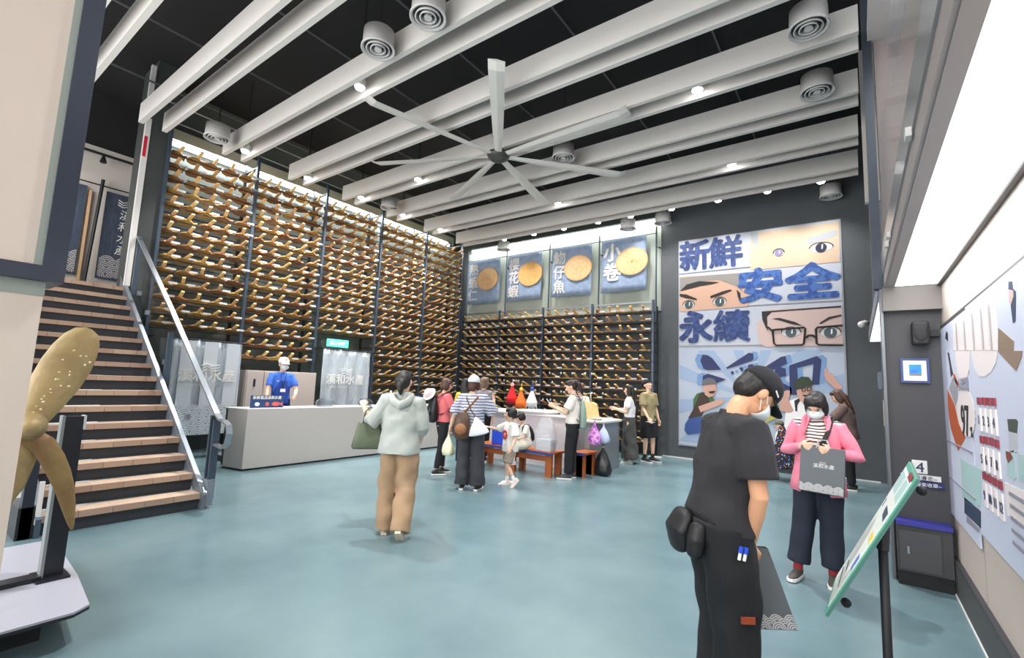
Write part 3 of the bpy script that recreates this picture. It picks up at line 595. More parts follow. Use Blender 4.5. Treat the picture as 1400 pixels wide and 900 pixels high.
mt('永', -3.4, 2.77, 0.77, MBL, 1.0, 0.034); mt('續', -2.64, 2.77, 0.76, MBL, 1.05, 0.02)
# row 1 face: old man, one lit eye
FA = 11.396
mp('face', [(-1.815,5.023),(-1.642,5.131),(-0.186,5.127),(-0.199,4.287),(-1.826,4.287),(-1.862,4.602)], FA, mat('mural_face_glow', 'F0CDB0', 0.6, h2='F6DFC0', vscale=1.2))
mp('hair', [(-1.829,5.132),(-1.673,5.136),(-1.664,4.77),(-1.77,4.891)], FA-0.004, mat('mural_silver', 'C7CDD3', 0.6))
mp('eyebrow', [(-0.767,4.796),(-0.702,4.87),(-0.497,4.895),(-0.282,4.96),(-0.215,4.942),(-0.234,4.848),(-0.46,4.777),(-0.664,4.731),(-0.746,4.75)], FA-0.004, mat('mural_silver', ''))
def eye(c0, ex_, ez_, px, iris, pr=1.0):
    e_ = MB().prism([(c0[0]+ex_*math.cos(a), c0[1]+ez_*math.sin(a)*(1 if math.sin(a) > 0 else 0.8)) for a in [2*math.pi*i/20 for i in range(20)]], 'Y', FA-0.006, FA-0.002); obj('eye_white', e_, mat('mural_eyewhite', 'F4F2F2', 0.5), MU)
    li = MB(); li.tube([(c0[0]+ex_*1.04*math.cos(a), FA-0.008, c0[1]+ez_*1.05*math.sin(a)) for a in [math.pi*i/12 for i in range(13)]], 0.009, n=5); obj('eye_lid', li, BRM, MU)
    r_ = ez_*0.92*pr
    obj('iris', MB().prism([(c0[0]+px+r_*math.cos(a), c0[1]+r_*math.sin(a)) for a in [2*math.pi*i/18 for i in range(18)]], 'Y', FA-0.01, FA-0.006), iris, MU)
    obj('eye_glint', MB().prism([(c0[0]+px+r_*0.05, c0[1]-r_*0.3), (c0[0]+px+r_*0.3, c0[1]-r_*0.2), (c0[0]+px+r_*0.35, c0[1]+r_*0.7), (c0[0]+px+r_*0.1, c0[1]+r_*0.6)], 'Y', FA-0.013, FA-0.01), PAPER, MU)
IR1 = mat('iris_navy', '27284A', 0.4); IR2 = mat('iris_teal', '3D5560', 0.4); IR3 = mat('iris_violet', 'A49AC9', 0.4)
pE = [(-0.505,4.619),(-1.276,4.613),(-3.173,3.593),(-2.484,3.616),(-1.085,2.871),(-0.398,2.844)]
eye(pE[0], 0.2, 0.11, 0, IR1); eye(pE[1], 0.1, 0.085, 0, IR3)
# row 2 face with grey headcloth
mp('face', [(-3.383,4.296),(-2.016,4.247),(-1.909,3.972),(-1.885,3.516),(-1.916,3.476),(-3.383,3.441)], FA, SK1)
mp('headcloth', [(-3.383,4.277),(-2.016,4.247),(-2.006,3.822),(-2.131,3.956),(-2.49,4.133),(-2.97,4.143),(-3.255,4.038),(-3.372,3.934)], FA-0.004, GREYM)
mp('hair', [(-3.372,3.945),(-3.219,4.091),(-2.934,4.147),(-2.49,4.079),(-2.642,4.046),(-2.9,4.025),(-3.112,3.987),(-3.292,3.954)], FA-0.007, BRM)
mp('hair', [(-2.126,3.878),(-2.047,3.79),(-2.039,3.666),(-2.065,3.605),(-2.102,3.724)], FA-0.007, BRM)
mp('eyebrow', [(-3.383,3.878),(-3.219,3.846),(-2.989,3.728),(-2.989,3.691),(-3.22,3.753),(-3.383,3.81)], FA-0.006, BRM)
mp('eyebrow', [(-2.688,3.768),(-2.426,3.856),(-2.261,3.889),(-2.213,3.857),(-2.459,3.769),(-2.678,3.713)], FA-0.006, BRM)
eye(pE[2], 0.13, 0.1, 0, IR2); eye(pE[3], 0.14, 0.11, 0, IR2)
# row 3 face with glasses
mp('face', [(-1.722,3.111),(-1.586,3.156),(-1.552,3.385),(-0.203,3.374),(-0.198,2.582),(-1.567,2.567),(-1.685,2.653),(-1.725,2.924)], FA, SK3)
mp('hair', [(-1.628,3.345),(-0.202,3.384),(-0.203,3.349),(-1.088,3.331),(-1.435,3.318),(-1.525,3.221),(-1.516,2.918),(-1.559,3.003),(-1.616,3.158)], FA-0.004, BRM)
mp('eyebrow', [(-1.432,3.176),(-1.291,3.189),(-1.01,3.091),(-0.873,3),(-1.053,3.04),(-1.292,3.136)], FA-0.006, BRM)
mp('eyebrow', [(-0.589,3.041),(-0.415,3.166),(-0.203,3.205),(-0.204,3.174),(-0.403,3.118),(-0.55,3.029)], FA-0.006, BRM)
eye(pE[4], 0.17, 0.11, 0, IR2); eye(pE[5], 0.17, 0.12, 0, IR2)
gl = MB()
for q in ([(-1.427,2.931),(-1.369,2.939),(-0.847,2.967),(-0.826,2.944),(-0.861,2.639),(-0.889,2.607),(-1.361,2.601),(-1.404,2.648),(-1.427,2.931)], [(-0.19,2.984),(-0.618,2.959),(-0.645,2.922),(-0.64,2.635),(-0.601,2.603),(-0.202,2.591)]):
    gl.tube([(p[0], FA-0.015, p[1]) for p in q], 0.02, n=6)
q = [(-0.83,2.751),(-0.77,2.797),(-0.702,2.796),(-0.642,2.746)]; gl.tube([(p[0], FA-0.015, p[1]) for p in q], 0.024, n=6)
q = [(-1.514,3.001),(-1.414,2.898)]; gl.tube([(p[0], FA-0.015, p[1]) for p in q], 0.02, n=6)
obj('glasses', gl, BRM, MU)
# row 4: two large block characters and cheering figures
DKB = mat('mural_navy', '25336E', 0.55); LTB = mat('mural_lightblue', '86AEE2', 0.55)
shapes4 = [[(-2.859,2.407),(-2.746,2.39),(-2.651,2.323),(-2.466,2.066),(-2.764,2.048),(-2.844,2.08),(-2.915,2.272)], [(-2.861,1.918),(-2.749,1.971),(-2.361,1.849),(-2.562,1.767),(-2.83,1.669),(-2.878,1.717)], [(-2.367,2.11),(-1.892,2.447),(-1.811,2.427),(-1.802,2.309),(-1.852,2.261),(-2.328,2.088)],
           [(-2.097,2.114),(-2.014,2.131),(-2.009,2.051),(-2.044,2.034)], [(-1.911,2.181),(-1.824,2.198),(-1.796,2.15),(-1.883,2.063),(-1.921,2.085)], [(-2.268,2.03),(-2.217,2.038),(-2.193,1.983),(-2.248,1.959)],
           [(-1.713,1.993),(-1.612,2.121),(-1.277,2.357),(-1.196,2.373),(-1.167,2.219),(-1.295,2.141),(-1.201,2.111),(-1.191,1.959),(-1.299,1.925),(-1.301,1.833),(-1.104,1.719),(-1.102,1.583),(-1.238,1.653),(-1.304,1.726),(-1.35,1.434),(-1.459,1.428),(-1.426,1.722),(-1.673,1.853),(-1.421,1.969),(-1.391,2.093)],
           [(-1.133,2.174),(-0.639,2.373),(-0.566,2.298),(-0.617,1.796),(-0.742,1.792),(-0.706,2.208),(-0.99,2.13),(-0.977,1.574),(-1.134,1.566)]]
for s_ in shapes4:
    cxx = sum(p[0] for p in s_)/len(s_); czz = sum(p[1] for p in s_)/len(s_)
    mp('block_character_shadow', [(p[0]+0.09, p[1]+0.03) if s_ is not shapes4[0] and s_ is not shapes4[1] else (p[0]-0.12, p[1]+0.02) for p in s_], FA, LTB)
    mp('block_character', s_, FA-0.006, DKB)
GRN = mat('mural_green', '4C7A42', 0.6); DGR = mat('mural_darkgreen', '35452F', 0.6); BRN = mat('mural_brown', '4A332B', 0.6); JN = mat('mural_jeans', '3E5FA8', 0.6)
SKM = mat('mural_skin_pink', 'F0B9A6', 0.6)
def fig(L_):
    for nm, pts, m, dz in L_: mp(nm, pts, FA-0.012-dz*0.004, m)
fig([('shirt', [(-3.074,1.373),(-2.992,1.505),(-2.863,1.551),(-2.689,1.492),(-2.596,1.366),(-2.785,1.224),(-2.882,1.02),(-3.075,1.039)], GRN, 0), ('vest', [(-2.928,1.514),(-2.815,1.536),(-2.675,1.28),(-2.833,1.155),(-2.882,1.003),(-3.191,0.93),(-3.075,1.139)], BRN, 1),
     ('arm', [(-2.961,1.213),(-2.596,1.366),(-2.441,1.423),(-2.412,1.328),(-2.566,1.237),(-2.914,1.083)], SKM, 2), ('head', [(-2.862,1.701),(-2.734,1.748),(-2.578,1.727),(-2.563,1.597),(-2.611,1.48),(-2.721,1.432),(-2.809,1.487)], SKM, 3),
     ('cap', [(-2.878,1.69),(-2.862,1.818),(-2.734,1.881),(-2.608,1.852),(-2.546,1.745),(-2.703,1.723)], mat('mural_capgrey', '77777C', 0.6), 4), ('mouth', [(-2.742,1.563),(-2.588,1.589),(-2.626,1.528),(-2.704,1.525)], BRM, 5),
     ('jeans', [(-3.257,0.791),(-3.174,0.931),(-2.882,0.987),(-2.852,0.629),(-3.208,0.562),(-3.274,0.656)], JN, 0), ('torso', [(-1.972,0.929),(-1.687,1.045),(-1.58,0.809),(-1.613,0.502),(-1.864,0.536)], mat('mural_mint', '7FCBB8', 0.6), 0),
     ('boat', [(-1.714,1.089),(-1.518,1.195),(-1.328,1.193),(-1.385,1.068),(-1.633,0.926),(-1.716,0.981)], mat('mural_yellow', 'D9C95A', 0.6), 1), ('fish', [(-1.5,1.395),(-1.404,1.462),(-1.299,1.285),(-1.383,1.159),(-1.489,1.273)], mat('mural_teal', '8DBFB5', 0.6), 1),
     ('shirt', [(-1.137,1.446),(-0.979,1.514),(-0.725,1.498),(-0.608,1.242),(-0.667,0.891),(-1.256,0.838),(-1.221,1.2)], PAPER, 0), ('strap', [(-1.058,1.45),(-0.966,1.509),(-0.954,1.456),(-1.003,1.364),(-1.012,1.229),(-1.042,1.242)], BRM, 1),
     ('arm', [(-1.294,1.559),(-1.198,1.66),(-1.132,1.657),(-1.135,1.536),(-1.162,1.475),(-1.076,1.255),(-1.142,1.206),(-1.314,1.224),(-1.329,1.405)], SKM, 2), ('arm', [(-0.522,2.107),(-0.484,2.137),(-0.463,2.035),(-0.39,2.022),(-0.345,1.921),(-0.231,1.752),(-0.305,1.663),(-0.421,1.803),(-0.504,1.888),(-0.525,1.989)], SKM, 2),
     ('head', [(-1.014,1.677),(-0.743,1.747),(-0.723,1.586),(-0.776,1.466),(-0.866,1.401),(-0.954,1.456),(-1.003,1.573)], SKM, 3), ('cap', [(-1.052,1.721),(-1.036,1.857),(-0.917,1.95),(-0.789,1.939),(-0.736,1.851),(-0.73,1.763),(-0.87,1.742),(-1.001,1.669)], DGR, 4),
     ('mouth', [(-0.913,1.577),(-0.786,1.577),(-0.837,1.545),(-0.888,1.548)], BRM, 5), ('table_top', [(-1.75,0.609),(-1.583,0.656),(-1.449,0.519),(-1.452,0.369),(-1.699,0.341),(-1.807,0.542)], PAPER, 0)])
g2 = MB()
for q in ([(-0.922,1.711),(-0.858,1.728),(-0.852,1.663),(-0.911,1.651),(-0.922,1.711)], [(-0.825,1.729),(-0.756,1.738),(-0.755,1.673),(-0.821,1.664),(-0.825,1.729)]): g2.tube([(p[0], FA-0.035, p[1]) for p in q], 0.01, n=5)
obj('glasses', g2, BRM, MU)
# ---------------------------------------------------------------- right wall posters
def poster(name, lab, pts, x=0.625):
    t = thing(name, lab, 'poster', (x, pts[0][0], pts[2][1])); obj('sheet', MB().prism(pts, 'X', x-0.012, x), mat('poster_pale', 'C9CFE2', 0.5), t); return t
pA = [(5.6, 2.2), (4.42, 2.2), (4.42, 0.63), (5.6, 0.63)]; pB = [(4.37, 2.215), (1.9, 2.215), (1.9, 0.74), (4.37, 0.74)]
tA = poster('wall_poster', 'far right-wall poster with orange figure and a round 97 burst', pA); tB = poster('wall_poster', 'near right-wall poster with numbered red-topped labels and speech bubbles', pB)
def wp(name, pts, m, t, d=0): return obj(name, MB().prism(pts, 'X', 0.6125-0.0015*(d+1), 0.6125-0.0015*d), m, t)
BUB = mat('bubble', 'E9DFDE', 0.5); RDD = mat('tab_red', '8C2F3C', 0.5); ORA = mat('poster_orange', 'B4562B', 0.5); TXG = mat('poster_text', '8B8A98', 0.6); TEA = mat('poster_teal', 'A9C9C9', 0.5)
DTX = mat('poster_dark', '2C3A55', 0.5)
wp('speech_bubble', [(4.877,2.175),(4.372,2.161),(4.311,2.136),(4.389,1.923),(4.96,1.968)], BUB, tA); wp('bubble_tail', [(4.884,1.958),(4.29,1.912),(4.35,1.802),(4.476,1.738),(4.637,1.715),(4.786,1.756),(4.873,1.854)], BUB, tA)
wp('speech_bubble', [(4.292,2.186),(3.625,2.154),(3.54,2.095),(3.506,1.995),(3.54,1.856),(4.389,1.923)], BUB, tB); wp('bubble_tail', [(4.252,1.909),(3.539,1.853),(3.596,1.796),(3.717,1.752),(3.901,1.73),(4.06,1.739),(4.199,1.795)], BUB, tB)
tl = MB()
bA = [(4.749,2.159),(4.436,2.139),(4.827,1.961),(4.512,1.936),(4.14,2.144),(3.876,2.135),(3.67,2.126),(4.223,1.913),(3.959,1.892),(3.754,1.875)]
for (i0, i1) in ((0, 2), (1, 3), (4, 7), (5, 8), (6, 9)):
    (ya, za), (yb, zb) = bA[i0], bA[i1]
    for k in range(15):
        z = za+(zb-za)*k/15
        tl.box(0.6075, 0.6085, ya-0.02, ya+0.02, z-0.018, z-0.004)
obj('column_text', tl, mat('faint_text', 'C4BDC0', 0.6), tB)['kind'] = 'stuff'
wp('orange_figure', [(5.371,1.676),(5.049,1.544),(4.921,1.41),(4.672,1.325),(5.028,1.198),(5.322,1.355),(5.394,1.501)], ORA, tA)
wp('orange_arm', [(5.031,1.791),(4.954,1.784),(4.777,1.681),(4.819,1.673),(4.995,1.746)], ORA, tA)
wp('grey_fish', [(5.042,1.765),(4.848,1.724),(4.898,1.597),(5.022,1.544),(5.278,1.68)], mat('poster_fishgrey', '9A9CA4', 0.5), tA)
wp('dark_hair', [(5.245,1.977),(5.161,1.962),(5.072,1.829),(5.031,1.791),(5.153,1.769),(5.181,1.871)], INK, tA)
wp('dark_hair', [(5.309,2.098),(5.233,2.151),(5.166,2.124),(5.181,2.061)], INK, tA)
bp_ = [(4.597,1.503),(4.888,1.496),(4.535,1.669)]
cy_, cz_ = bp_[0]; ry_ = abs(bp_[0][0]-bp_[1][0])*1.12; rz_ = abs(bp_[2][1]-bp_[0][1])
wp('burst', [(cy_+ry_*(1+0.05*(k % 2))*math.cos(2*math.pi*k/48), cz_+rz_*(1+0.05*(k % 2))*math.sin(2*math.pi*k/48)) for k in range(48)], BUB, tA, 1)
txt('97', (0.607, cy_+0.17, cz_-0.16), (0, -1, 0), (0, 0, 1), 0.3, INK, tA, weight=0.004)
txt('全球認證', (0.607, cy_+0.2, cz_+0.16), (0, -1, 0), (0, 0, 1), 0.1, TXG, tA, name='small_lettering')
txt('%', (0.607, cy_-0.16, cz_-0.16), (0, -1, 0), (0, 0, 1), 0.1, INK, tA, name='small_lettering')
wp('map_print', [(4.937,1.149),(4.213,1.155),(4.295,0.915),(4.966,0.855)], TEA, tA); wp('dark_text_block', [(4.888,0.878),(4.306,0.885),(4.344,0.773),(4.922,0.76)], DTX, tA)
wp('text_block', [(4.845,0.757),(4.41,0.759),(4.42,0.728),(4.863,0.707)], TXG, tA)
obj('frame_line', MB().box(0.607, 0.6125, 4.44, 5.58, 0.93, 0.94).box(0.607, 0.6125, 4.44, 5.58, 1.235, 1.245), TXG, tA)
bx_ = [(4.101,1.572),(3.964,1.572),(3.834,1.571),(3.703,1.57),(4.098,1.337),(3.97,1.342),(3.834,1.345),(3.702,1.343)]
sizes = [(4.147,1.588),(4.045,1.589),(4.158,1.557),(4.198,1.442)]
tabs = [(bx_[i][0], bx_[i][1]) for i in range(8)]+[([(4.092,1.121),(3.959,1.123),(3.826,1.124),(3.695,1.124)][i]) for i in range(4)]
hz = 0.085; k = 0
for i, (y, z) in enumerate(tabs):
    k += 1; wd = 0.036
    lb = obj('label_card', MB().box(0.605, 0.6125, y-wd, y+wd, z-0.17, z-0.03), BUB, tB); obj('red_tab', MB().box(0.604, 0.6125, y-wd, y+wd, z-0.01, z+0.035), RDD, lb)
    txt(str(k), (0.603, y+0.028, z-0.13), (0, -1, 0), (0, 0, 1), 0.08, DTX, lb)
wp('jar_lid', [(3.451,1.499),(3.285,1.505),(3.258,1.495),(3.291,1.437),(3.443,1.439)], mat('jar_green', '3E4A3C', 0.5), tB)
wp('jar_glass', [(3.444,1.437),(3.291,1.437),(3.301,1.348),(3.464,1.333)], mat('jar_glassp', 'B9BFC8', 0.4), tB)
wp('jar_body', [(3.517,1.324),(3.37,1.351),(3.362,1.221),(3.415,1.202),(3.538,1.211)], TEA, tB); wp('jar_fish', [(3.527,1.333),(3.425,1.333),(3.394,1.311),(3.492,1.278),(3.525,1.297)], mat('jar_brown', '7A3B2C', 0.5), tB, 1)
wp('jar_body', [(3.309,1.338),(3.109,1.351),(3.142,1.234),(3.318,1.215)], TEA, tB)
wp('text_block', [(3.606,1.165),(3.159,1.177),(3.206,1.012),(3.604,0.998)], BUB, tB)
tl = MB()
for k in range(5):
    q = [(3.512,1.127)][0]; tl.box(0.607, 0.6095, q[0]-0.75, q[0], q[1]-0.06*k-0.012, q[1]-0.06*k+0.008)
obj('column_text', tl, TXG, tB)['kind'] = 'stuff'
wp('crate_print', [(3.491,1.973),(3.213,1.874),(3.234,1.832),(3.529,1.855)], mat('crate_tan', '8B745F', 0.5), tB); wp('crate_print', [(3.551,1.854),(3.086,1.818),(3.113,1.788),(3.216,1.733)], mat('crate_tan', ''), tB)
wp('figure_print', [(3.223,2.165),(3.163,2.155),(3.156,2.119),(3.112,2.097),(3.161,1.961),(3.204,1.96),(3.214,2.044),(3.234,2.129)], DTX, tB, 0)
wp('figure_face', [(3.225,2.127),(3.151,2.108),(3.151,2.08),(3.205,2.047),(3.235,2.066)], SK3, tB, 1)
struct('trim_11', MB().box(0.618, 0.63, 1.9, 5.6, 2.21, 2.235), mat('dark_edge', ''))
struct('trim_12', MB().box(0.627, 0.632, 4.385, 4.4, 0.28, 2.2), mat('seam_grey', 'A79F97', 0.6))
# ---------------------------------------------------------------- signs and fittings on the end wall
YE = 5.6
pf_ = thing('framed_picture', 'small blue-framed picture of the sea on the dark end wall', 'picture', (0.42, YE-0.02, 1.73))
obj('frame', MB().box(0.325, 0.525, YE-0.03, YE-0.001, 1.725, 1.945), mat('frame_blue', '33477F', 0.4), pf_); obj('mat_board', MB().box(0.345, 0.505, YE-0.034, YE-0.03, 1.745, 1.925), PAPER, pf_)
obj('print', MB().box(0.385, 0.47, YE-0.037, YE-0.034, 1.79, 1.89), mat('sea_print', '1F6FD0', 0.4, h2='2FA4E6', vscale=14), pf_); obj('coral_print', MB().box(0.385, 0.47, YE-0.038, YE-0.037, 1.79, 1.808), mat('coral', 'B8697A', 0.5, h2='4C8F7A', vscale=60), pf_)
t = thing('number_sign', 'white sign with the number 4 on the end wall', 'sign', (0.41, YE, 0.99)); obj('plate', MB().box(0.37, 0.475, YE-0.012, YE, 0.93, 1.045), PAPER, t, bevel=0.008)
txt('4', (0.395, YE-0.014, 0.945), (1, 0, 0), (0, 0, 1), 0.12, DTX, t, weight=0.001)
t = thing('notice_strip', 'narrow white notice strip under the number sign', 'sign', (0.42, YE, 0.9)); obj('plate', MB().box(0.29, 0.56, YE-0.012, YE, 0.875, 0.92), PAPER, t); txt('請往這邊走~', (0.3, YE-0.014, 0.88), (1, 0, 0), (0, 0, 1), 0.042, DTX, t)
t = thing('notice_strip', 'narrow dark blue notice strip with white lettering, below the white one', 'sign', (0.42, YE, 0.84)); obj('plate', MB().box(0.34, 0.58, YE-0.012, YE, 0.815, 0.865), mat('notice_blue', '232A66', 0.5), t); txt('慢慢來收單~', (0.35, YE-0.014, 0.825), (1, 0, 0), (0, 0, 1), 0.038, PAPER, t)
t = thing('wall_speaker', 'black wall speaker near the top of the end wall', 'speaker', (0.47, YE-0.05, 2.15))
sp_ = MB().box(0.41, 0.53, YE-0.16, YE-0.03, 2.06, 2.27); obj('cabinet', sp_, INK, t, bevel=0.02); obj('bracket', MB().box(0.53, 0.6, YE-0.06, YE, 2.14, 2.2), INK, t); obj('grille', MB().ell((0.47, YE-0.165, 2.16), (0.045, 0.012, 0.07), nu=12, nv=6), mat('grille', '2B2A2B', 0.8), t)
t = thing('low_cabinet', 'low dark cabinet with a lock at the foot of the end wall', 'cabinet', (0.42, 5.5, 0))
obj('body', MB().box(0.235, 0.595, 5.45, 5.6, 0.12, 0.5), mat('cab_grey', '454547', 0.6), t); obj('door', MB().box(0.25, 0.52, 5.44, 5.45, 0.14, 0.46), mat('cab_door', '4E4E51', 0.6), t)
obj('plinth', MB().box(0.235, 0.595, 5.47, 5.6, 0, 0.12), INK, t); obj('blue_strip', MB().box(0.235, 0.6, 5.43, 5.6, 0.5, 0.535), mat('strip_blue', '3A3A9A', 0.5), t)
obj('lock', MB().box(0.3, 0.315, 5.425, 5.44, 0.27, 0.33), CHROME, t)
t = thing('security_camera', 'small white security camera under the mezzanine edge', 'camera', (0.12, 10.6, 2.9)); obj('body', MB().tube([(0.1, 10.5, 2.88), (0.16, 10.75, 2.93)], 0.06, round_=True), WHT, t, smooth=True); obj('bracket', MB().box(0.14, 0.3, 10.68, 10.74, 2.9, 2.96), INK, t)
t = thing('wall_box', 'small grey box on the corner edge beside the framed picture', 'box', (0.2, 5.65, 1.7)); obj('body', MB().box(0.165, 0.199, 5.6, 5.72, 1.66, 1.82), mat('box_slate', '4B5563', 0.5), t)
obj('cover', MB().box(0.16, 0.165, 5.61, 5.71, 1.67, 1.81), mat('box_slate2', '5A6577', 0.5), t)
t = thing('wall_strip', 'narrow vertical white notice on the corner edge below the grey box', 'sign', (0.2, 5.65, 1.4)); obj('plate', MB().box(0.19, 0.199, 5.6, 5.68, 1.32, 1.56), mat('strip_pale', 'A39C98', 0.5), t)
# ---------------------------------------------------------------- easel sign, near right
ea = thing('easel_sign', 'tilted green-edged information board on a black floor stand', 'sign', (0.06, 2.55, 0))
GRE = mat('board_green', '4FA58A', 0.45); BW = mat('board_white', 'DDE3DE', 0.45)
A_ = Vector((-0.134, 2.36, 0.715)); B_ = Vector((-0.112, 2.82, 0.722)); C_ = Vector((0.18, 2.82, 1.3)); D_ = Vector((0.168, 2.36, 1.285))
nrm = (B_-A_).cross(D_-A_).normalized(); nrm = nrm if nrm.x < 0 else -nrm
def bquad(u0, u1, v0, v1, off, th):
    def P_(u, v, o_): return (A_*(1-u)*(1-v)+B_*u*(1-v)+C_*u*v+D_*(1-u)*v)+nrm*o_
    vs = [P_(u, v, o_) for o_ in (off, off+th) for u, v in ((u0, v0), (u1, v0), (u1, v1), (u0, v1))]
    return MB().add(vs, [(3, 2, 1, 0), (4, 5, 6, 7), (0, 1, 5, 4), (1, 2, 6, 5), (2, 3, 7, 6), (3, 0, 4, 7)])
obj('backing', bquad(0, 1, 0, 1, -0.012, 0.012), mat('board_back', '3B6B60', 0.5), ea); obj('green_border', bquad(0, 1, 0, 1, 0.0, 0.003), GRE, ea); obj('sheet', bquad(0.05, 0.95, 0.04, 0.96, 0.003, 0.002), BW, ea)
for u0, u1, v0, v1, m, nm in ((0.1, 0.4, 0.8, 0.94, TEA, 'photo_print'), (0.5, 0.9, 0.8, 0.94, TEA, 'photo_print'), (0.15, 0.85, 0.66, 0.72, DTX, 'text_line'), (0.1, 0.6, 0.5, 0.56, mat('yel', 'E3C84E', 0.5), 'yellow_text'), (0.1, 0.5, 0.3, 0.4, mat('bluetxt', '5B6FC0', 0.5), 'blue_text'), (0.2, 0.7, 0.22, 0.24, DTX, 'text_line'), (0.2, 0.8, 0.14, 0.155, DTX, 'text_line'), (0.1, 0.4, 0.95, 0.99, RDD, 'red_corner')):
    obj(nm, bquad(u0, u1, v0, v1, 0.0052, 0.0012), m, ea)
obj('pole', MB().tube([(0.063, 2.55, 0.02), (0.063, 2.55, 1.02)], 0.017, n=12), INK, ea, smooth=True)
obj('pole_sleeve', MB().tube([(0.063, 2.55, 0.96), (0.07, 2.56, 1.06)], 0.022, n=10), mat('sleeve', '2C2C30', 0.3), ea)
for a in (0.3, 2.4, 4.5): obj('foot', MB().tube([(0.063, 2.55, 0.05), (0.063+0.3*math.cos(a), 2.55+0.3*math.sin(a), 0.015)], 0.014), INK, ea)
for (x, y, z) in ((-0.07, 2.6, 0.7), (0.2, 2.6, 1.21)): obj('clip_knob', MB().ell((x, y, z), (0.02, 0.02, 0.02), nu=8, nv=6), INK, ea)
# ---------------------------------------------------------------- propeller on its stand
pr = thing('ship_propeller', 'large worn bronze ship propeller behind the cream column at the left edge', 'propeller', (-4.15, 0.64, 1.2))
BRZ = mat('worn_bronze', '84704A', 0.5, metal=0.15, h2='AB9668', vscale=3.5, bump=0.25, bscale=18); BRZ2 = mat('rusty_bronze', '6B4526', 0.5, metal=0.12, h2='847046', vscale=4, bump=0.3, bscale=20)
def blade(path, widths, th, lean, m, nm='blade'):
    """path in (y,z) with x offset; lofted lens section"""
    mb = MB(); rows = []; n = len(path)
    for i, (x, y, z) in enumerate(path):
        a = path[max(i-1, 0)]; b = path[min(i+1, n-1)]; t = Vector((b[0]-a[0], b[1]-a[1], b[2]-a[2])).normalized(); s = t.cross(Vector((1, 0, 0))).normalized()
        s = (s+Vector((lean, 0, 0))).normalized(); nn = t.cross(s); wd = widths[i]; T = th*(1-0.8*i/n); ring = []
        for k in range(17):
            q = 2*math.pi*k/16; ring.append(Vector((x, y, z))+s*(wd*math.cos(q))+nn*(T*math.sin(q)+0.03*math.cos(q)**2*wd/0.15))
        rows.append(ring)
    mb.quadstrip(rows); c = Vector(path[-1]); mb.add([tuple(p) for p in rows[-1][:-1]], [tuple(range(16))])
    obj(nm, mb, m, pr, smooth=True)
blade([(-4.15, 0.66, 1.22), (-4.16, 0.70, 1.34), (-4.17, 0.745, 1.47), (-4.18, 0.785, 1.58), (-4.19, 0.82, 1.68), (-4.2, 0.85, 1.76), (-4.2, 0.868, 1.81), (-4.2, 0.876, 1.83)], [0.07, 0.1, 0.125, 0.13, 0.12, 0.098, 0.065, 0.02], 0.03, 0.3, BRZ)
blade([(-4.05, 0.6, 1.14), (-4.05, 0.66, 1.135), (-4.05, 0.72, 1.08), (-4.05, 0.77, 0.99), (-4.05, 0.81, 0.9), (-4.05, 0.845, 0.8), (-4.05, 0.875, 0.68), (-4.05, 0.895, 0.58), (-4.05, 0.902, 0.545)], [0.03, 0.055, 0.062, 0.062, 0.058, 0.05, 0.036, 0.018, 0.006], 0.025, 0.25, BRZ2)
blade([(-4.12, 0.64, 1.16), (-4.1, 0.6, 1.02), (-4.1, 0.55, 0.88), (-4.1, 0.5, 0.74), (-4.1, 0.46, 0.62), (-4.1, 0.44, 0.56)], [0.06, 0.1, 0.12, 0.1, 0.06, 0.02], 0.03, -0.4, BRZ)
obj('hub', MB().tube([(-3.98, 0.63, 1.2), (-4.05, 0.635, 1.2), (-4.25, 0.65, 1.2), (-4.36, 0.66, 1.2)], [0.055, 0.085, 0.095, 0.07], n=20, round_=True), BRZ, pr, smooth=True)
sb2 = MB()
for k in range(22): sb2.ell((-4.06+random.uniform(-0.01, 0.01), 0.645+0.009*k*random.uniform(0.6, 1.6), 1.27+0.019*k+random.uniform(-0.03, 0.03)), (0.005, random.uniform(0.003, 0.009), random.uniform(0.003, 0.008)), nu=6, nv=4)
obj('barnacle_specks', sb2, mat('speck', 'DAD6B8', 0.8), pr)
ps_ = thing('propeller_stand', 'dark steel propeller stand on a pale grey display base plate', 'stand', (-4.3, 0.88, 0))
obj('post_web', MB().box(-4.33, -4.27, 0.835, 0.935, 0.2, 1.235), mat('stand_black', '10141C', 0.35), ps_)
obj('post_flange', MB().box(-4.34, -4.262, 0.822, 0.838, 0.2, 1.24), mat('flange_pale', '7C8384', 0.4), ps_); obj('post_flange', MB().box(-4.34, -4.262, 0.932, 0.945, 1.15, 1.24), mat('flange_pale2', 'B9BFC6', 0.4), ps_)
obj('shaft', MB().tube([(-4.3, 0.69, 1.04), (-4.3, 0.83, 1.04)], 0.022, n=12), CHROME, ps_, smooth=True)
obj('shaft_mount', MB().box(-4.33, -4.27, 0.69, 0.84, 0.98, 1.02), mat('stand_black', ''), ps_)
obj('foot_plate', MB().box(-4.42, -4.2, 0.8, 0.96, 0.2, 0.215), mat('stand_black', ''), ps_)
obj('base_plate', MB().prism([(-3.6, -0.2), (-3.6, 0.62), (-3.6, 0.86), (-3.66, 0.94), (-4.22, 1.0), (-4.75, 1.03), (-5.2, 1.03), (-5.2, -0.2)], 'Z', 0.188, 0.2), mat('base_pale', '9FA0AC', 0.4), ps_)
obj('base_rim', MB().prism([(-3.602, -0.2), (-3.602, 0.86), (-3.662, 0.942), (-4.22, 1.002), (-5.2, 1.032), (-5.2, -0.2)], 'Z', 0.17, 0.188), mat('stand_black2', '1B1E24', 0.5), ps_)
obj('base_box', MB().box(-5.0, -3.85, -0.2, 0.78, 0.0, 0.17), mat('stand_black2', ''), ps_)
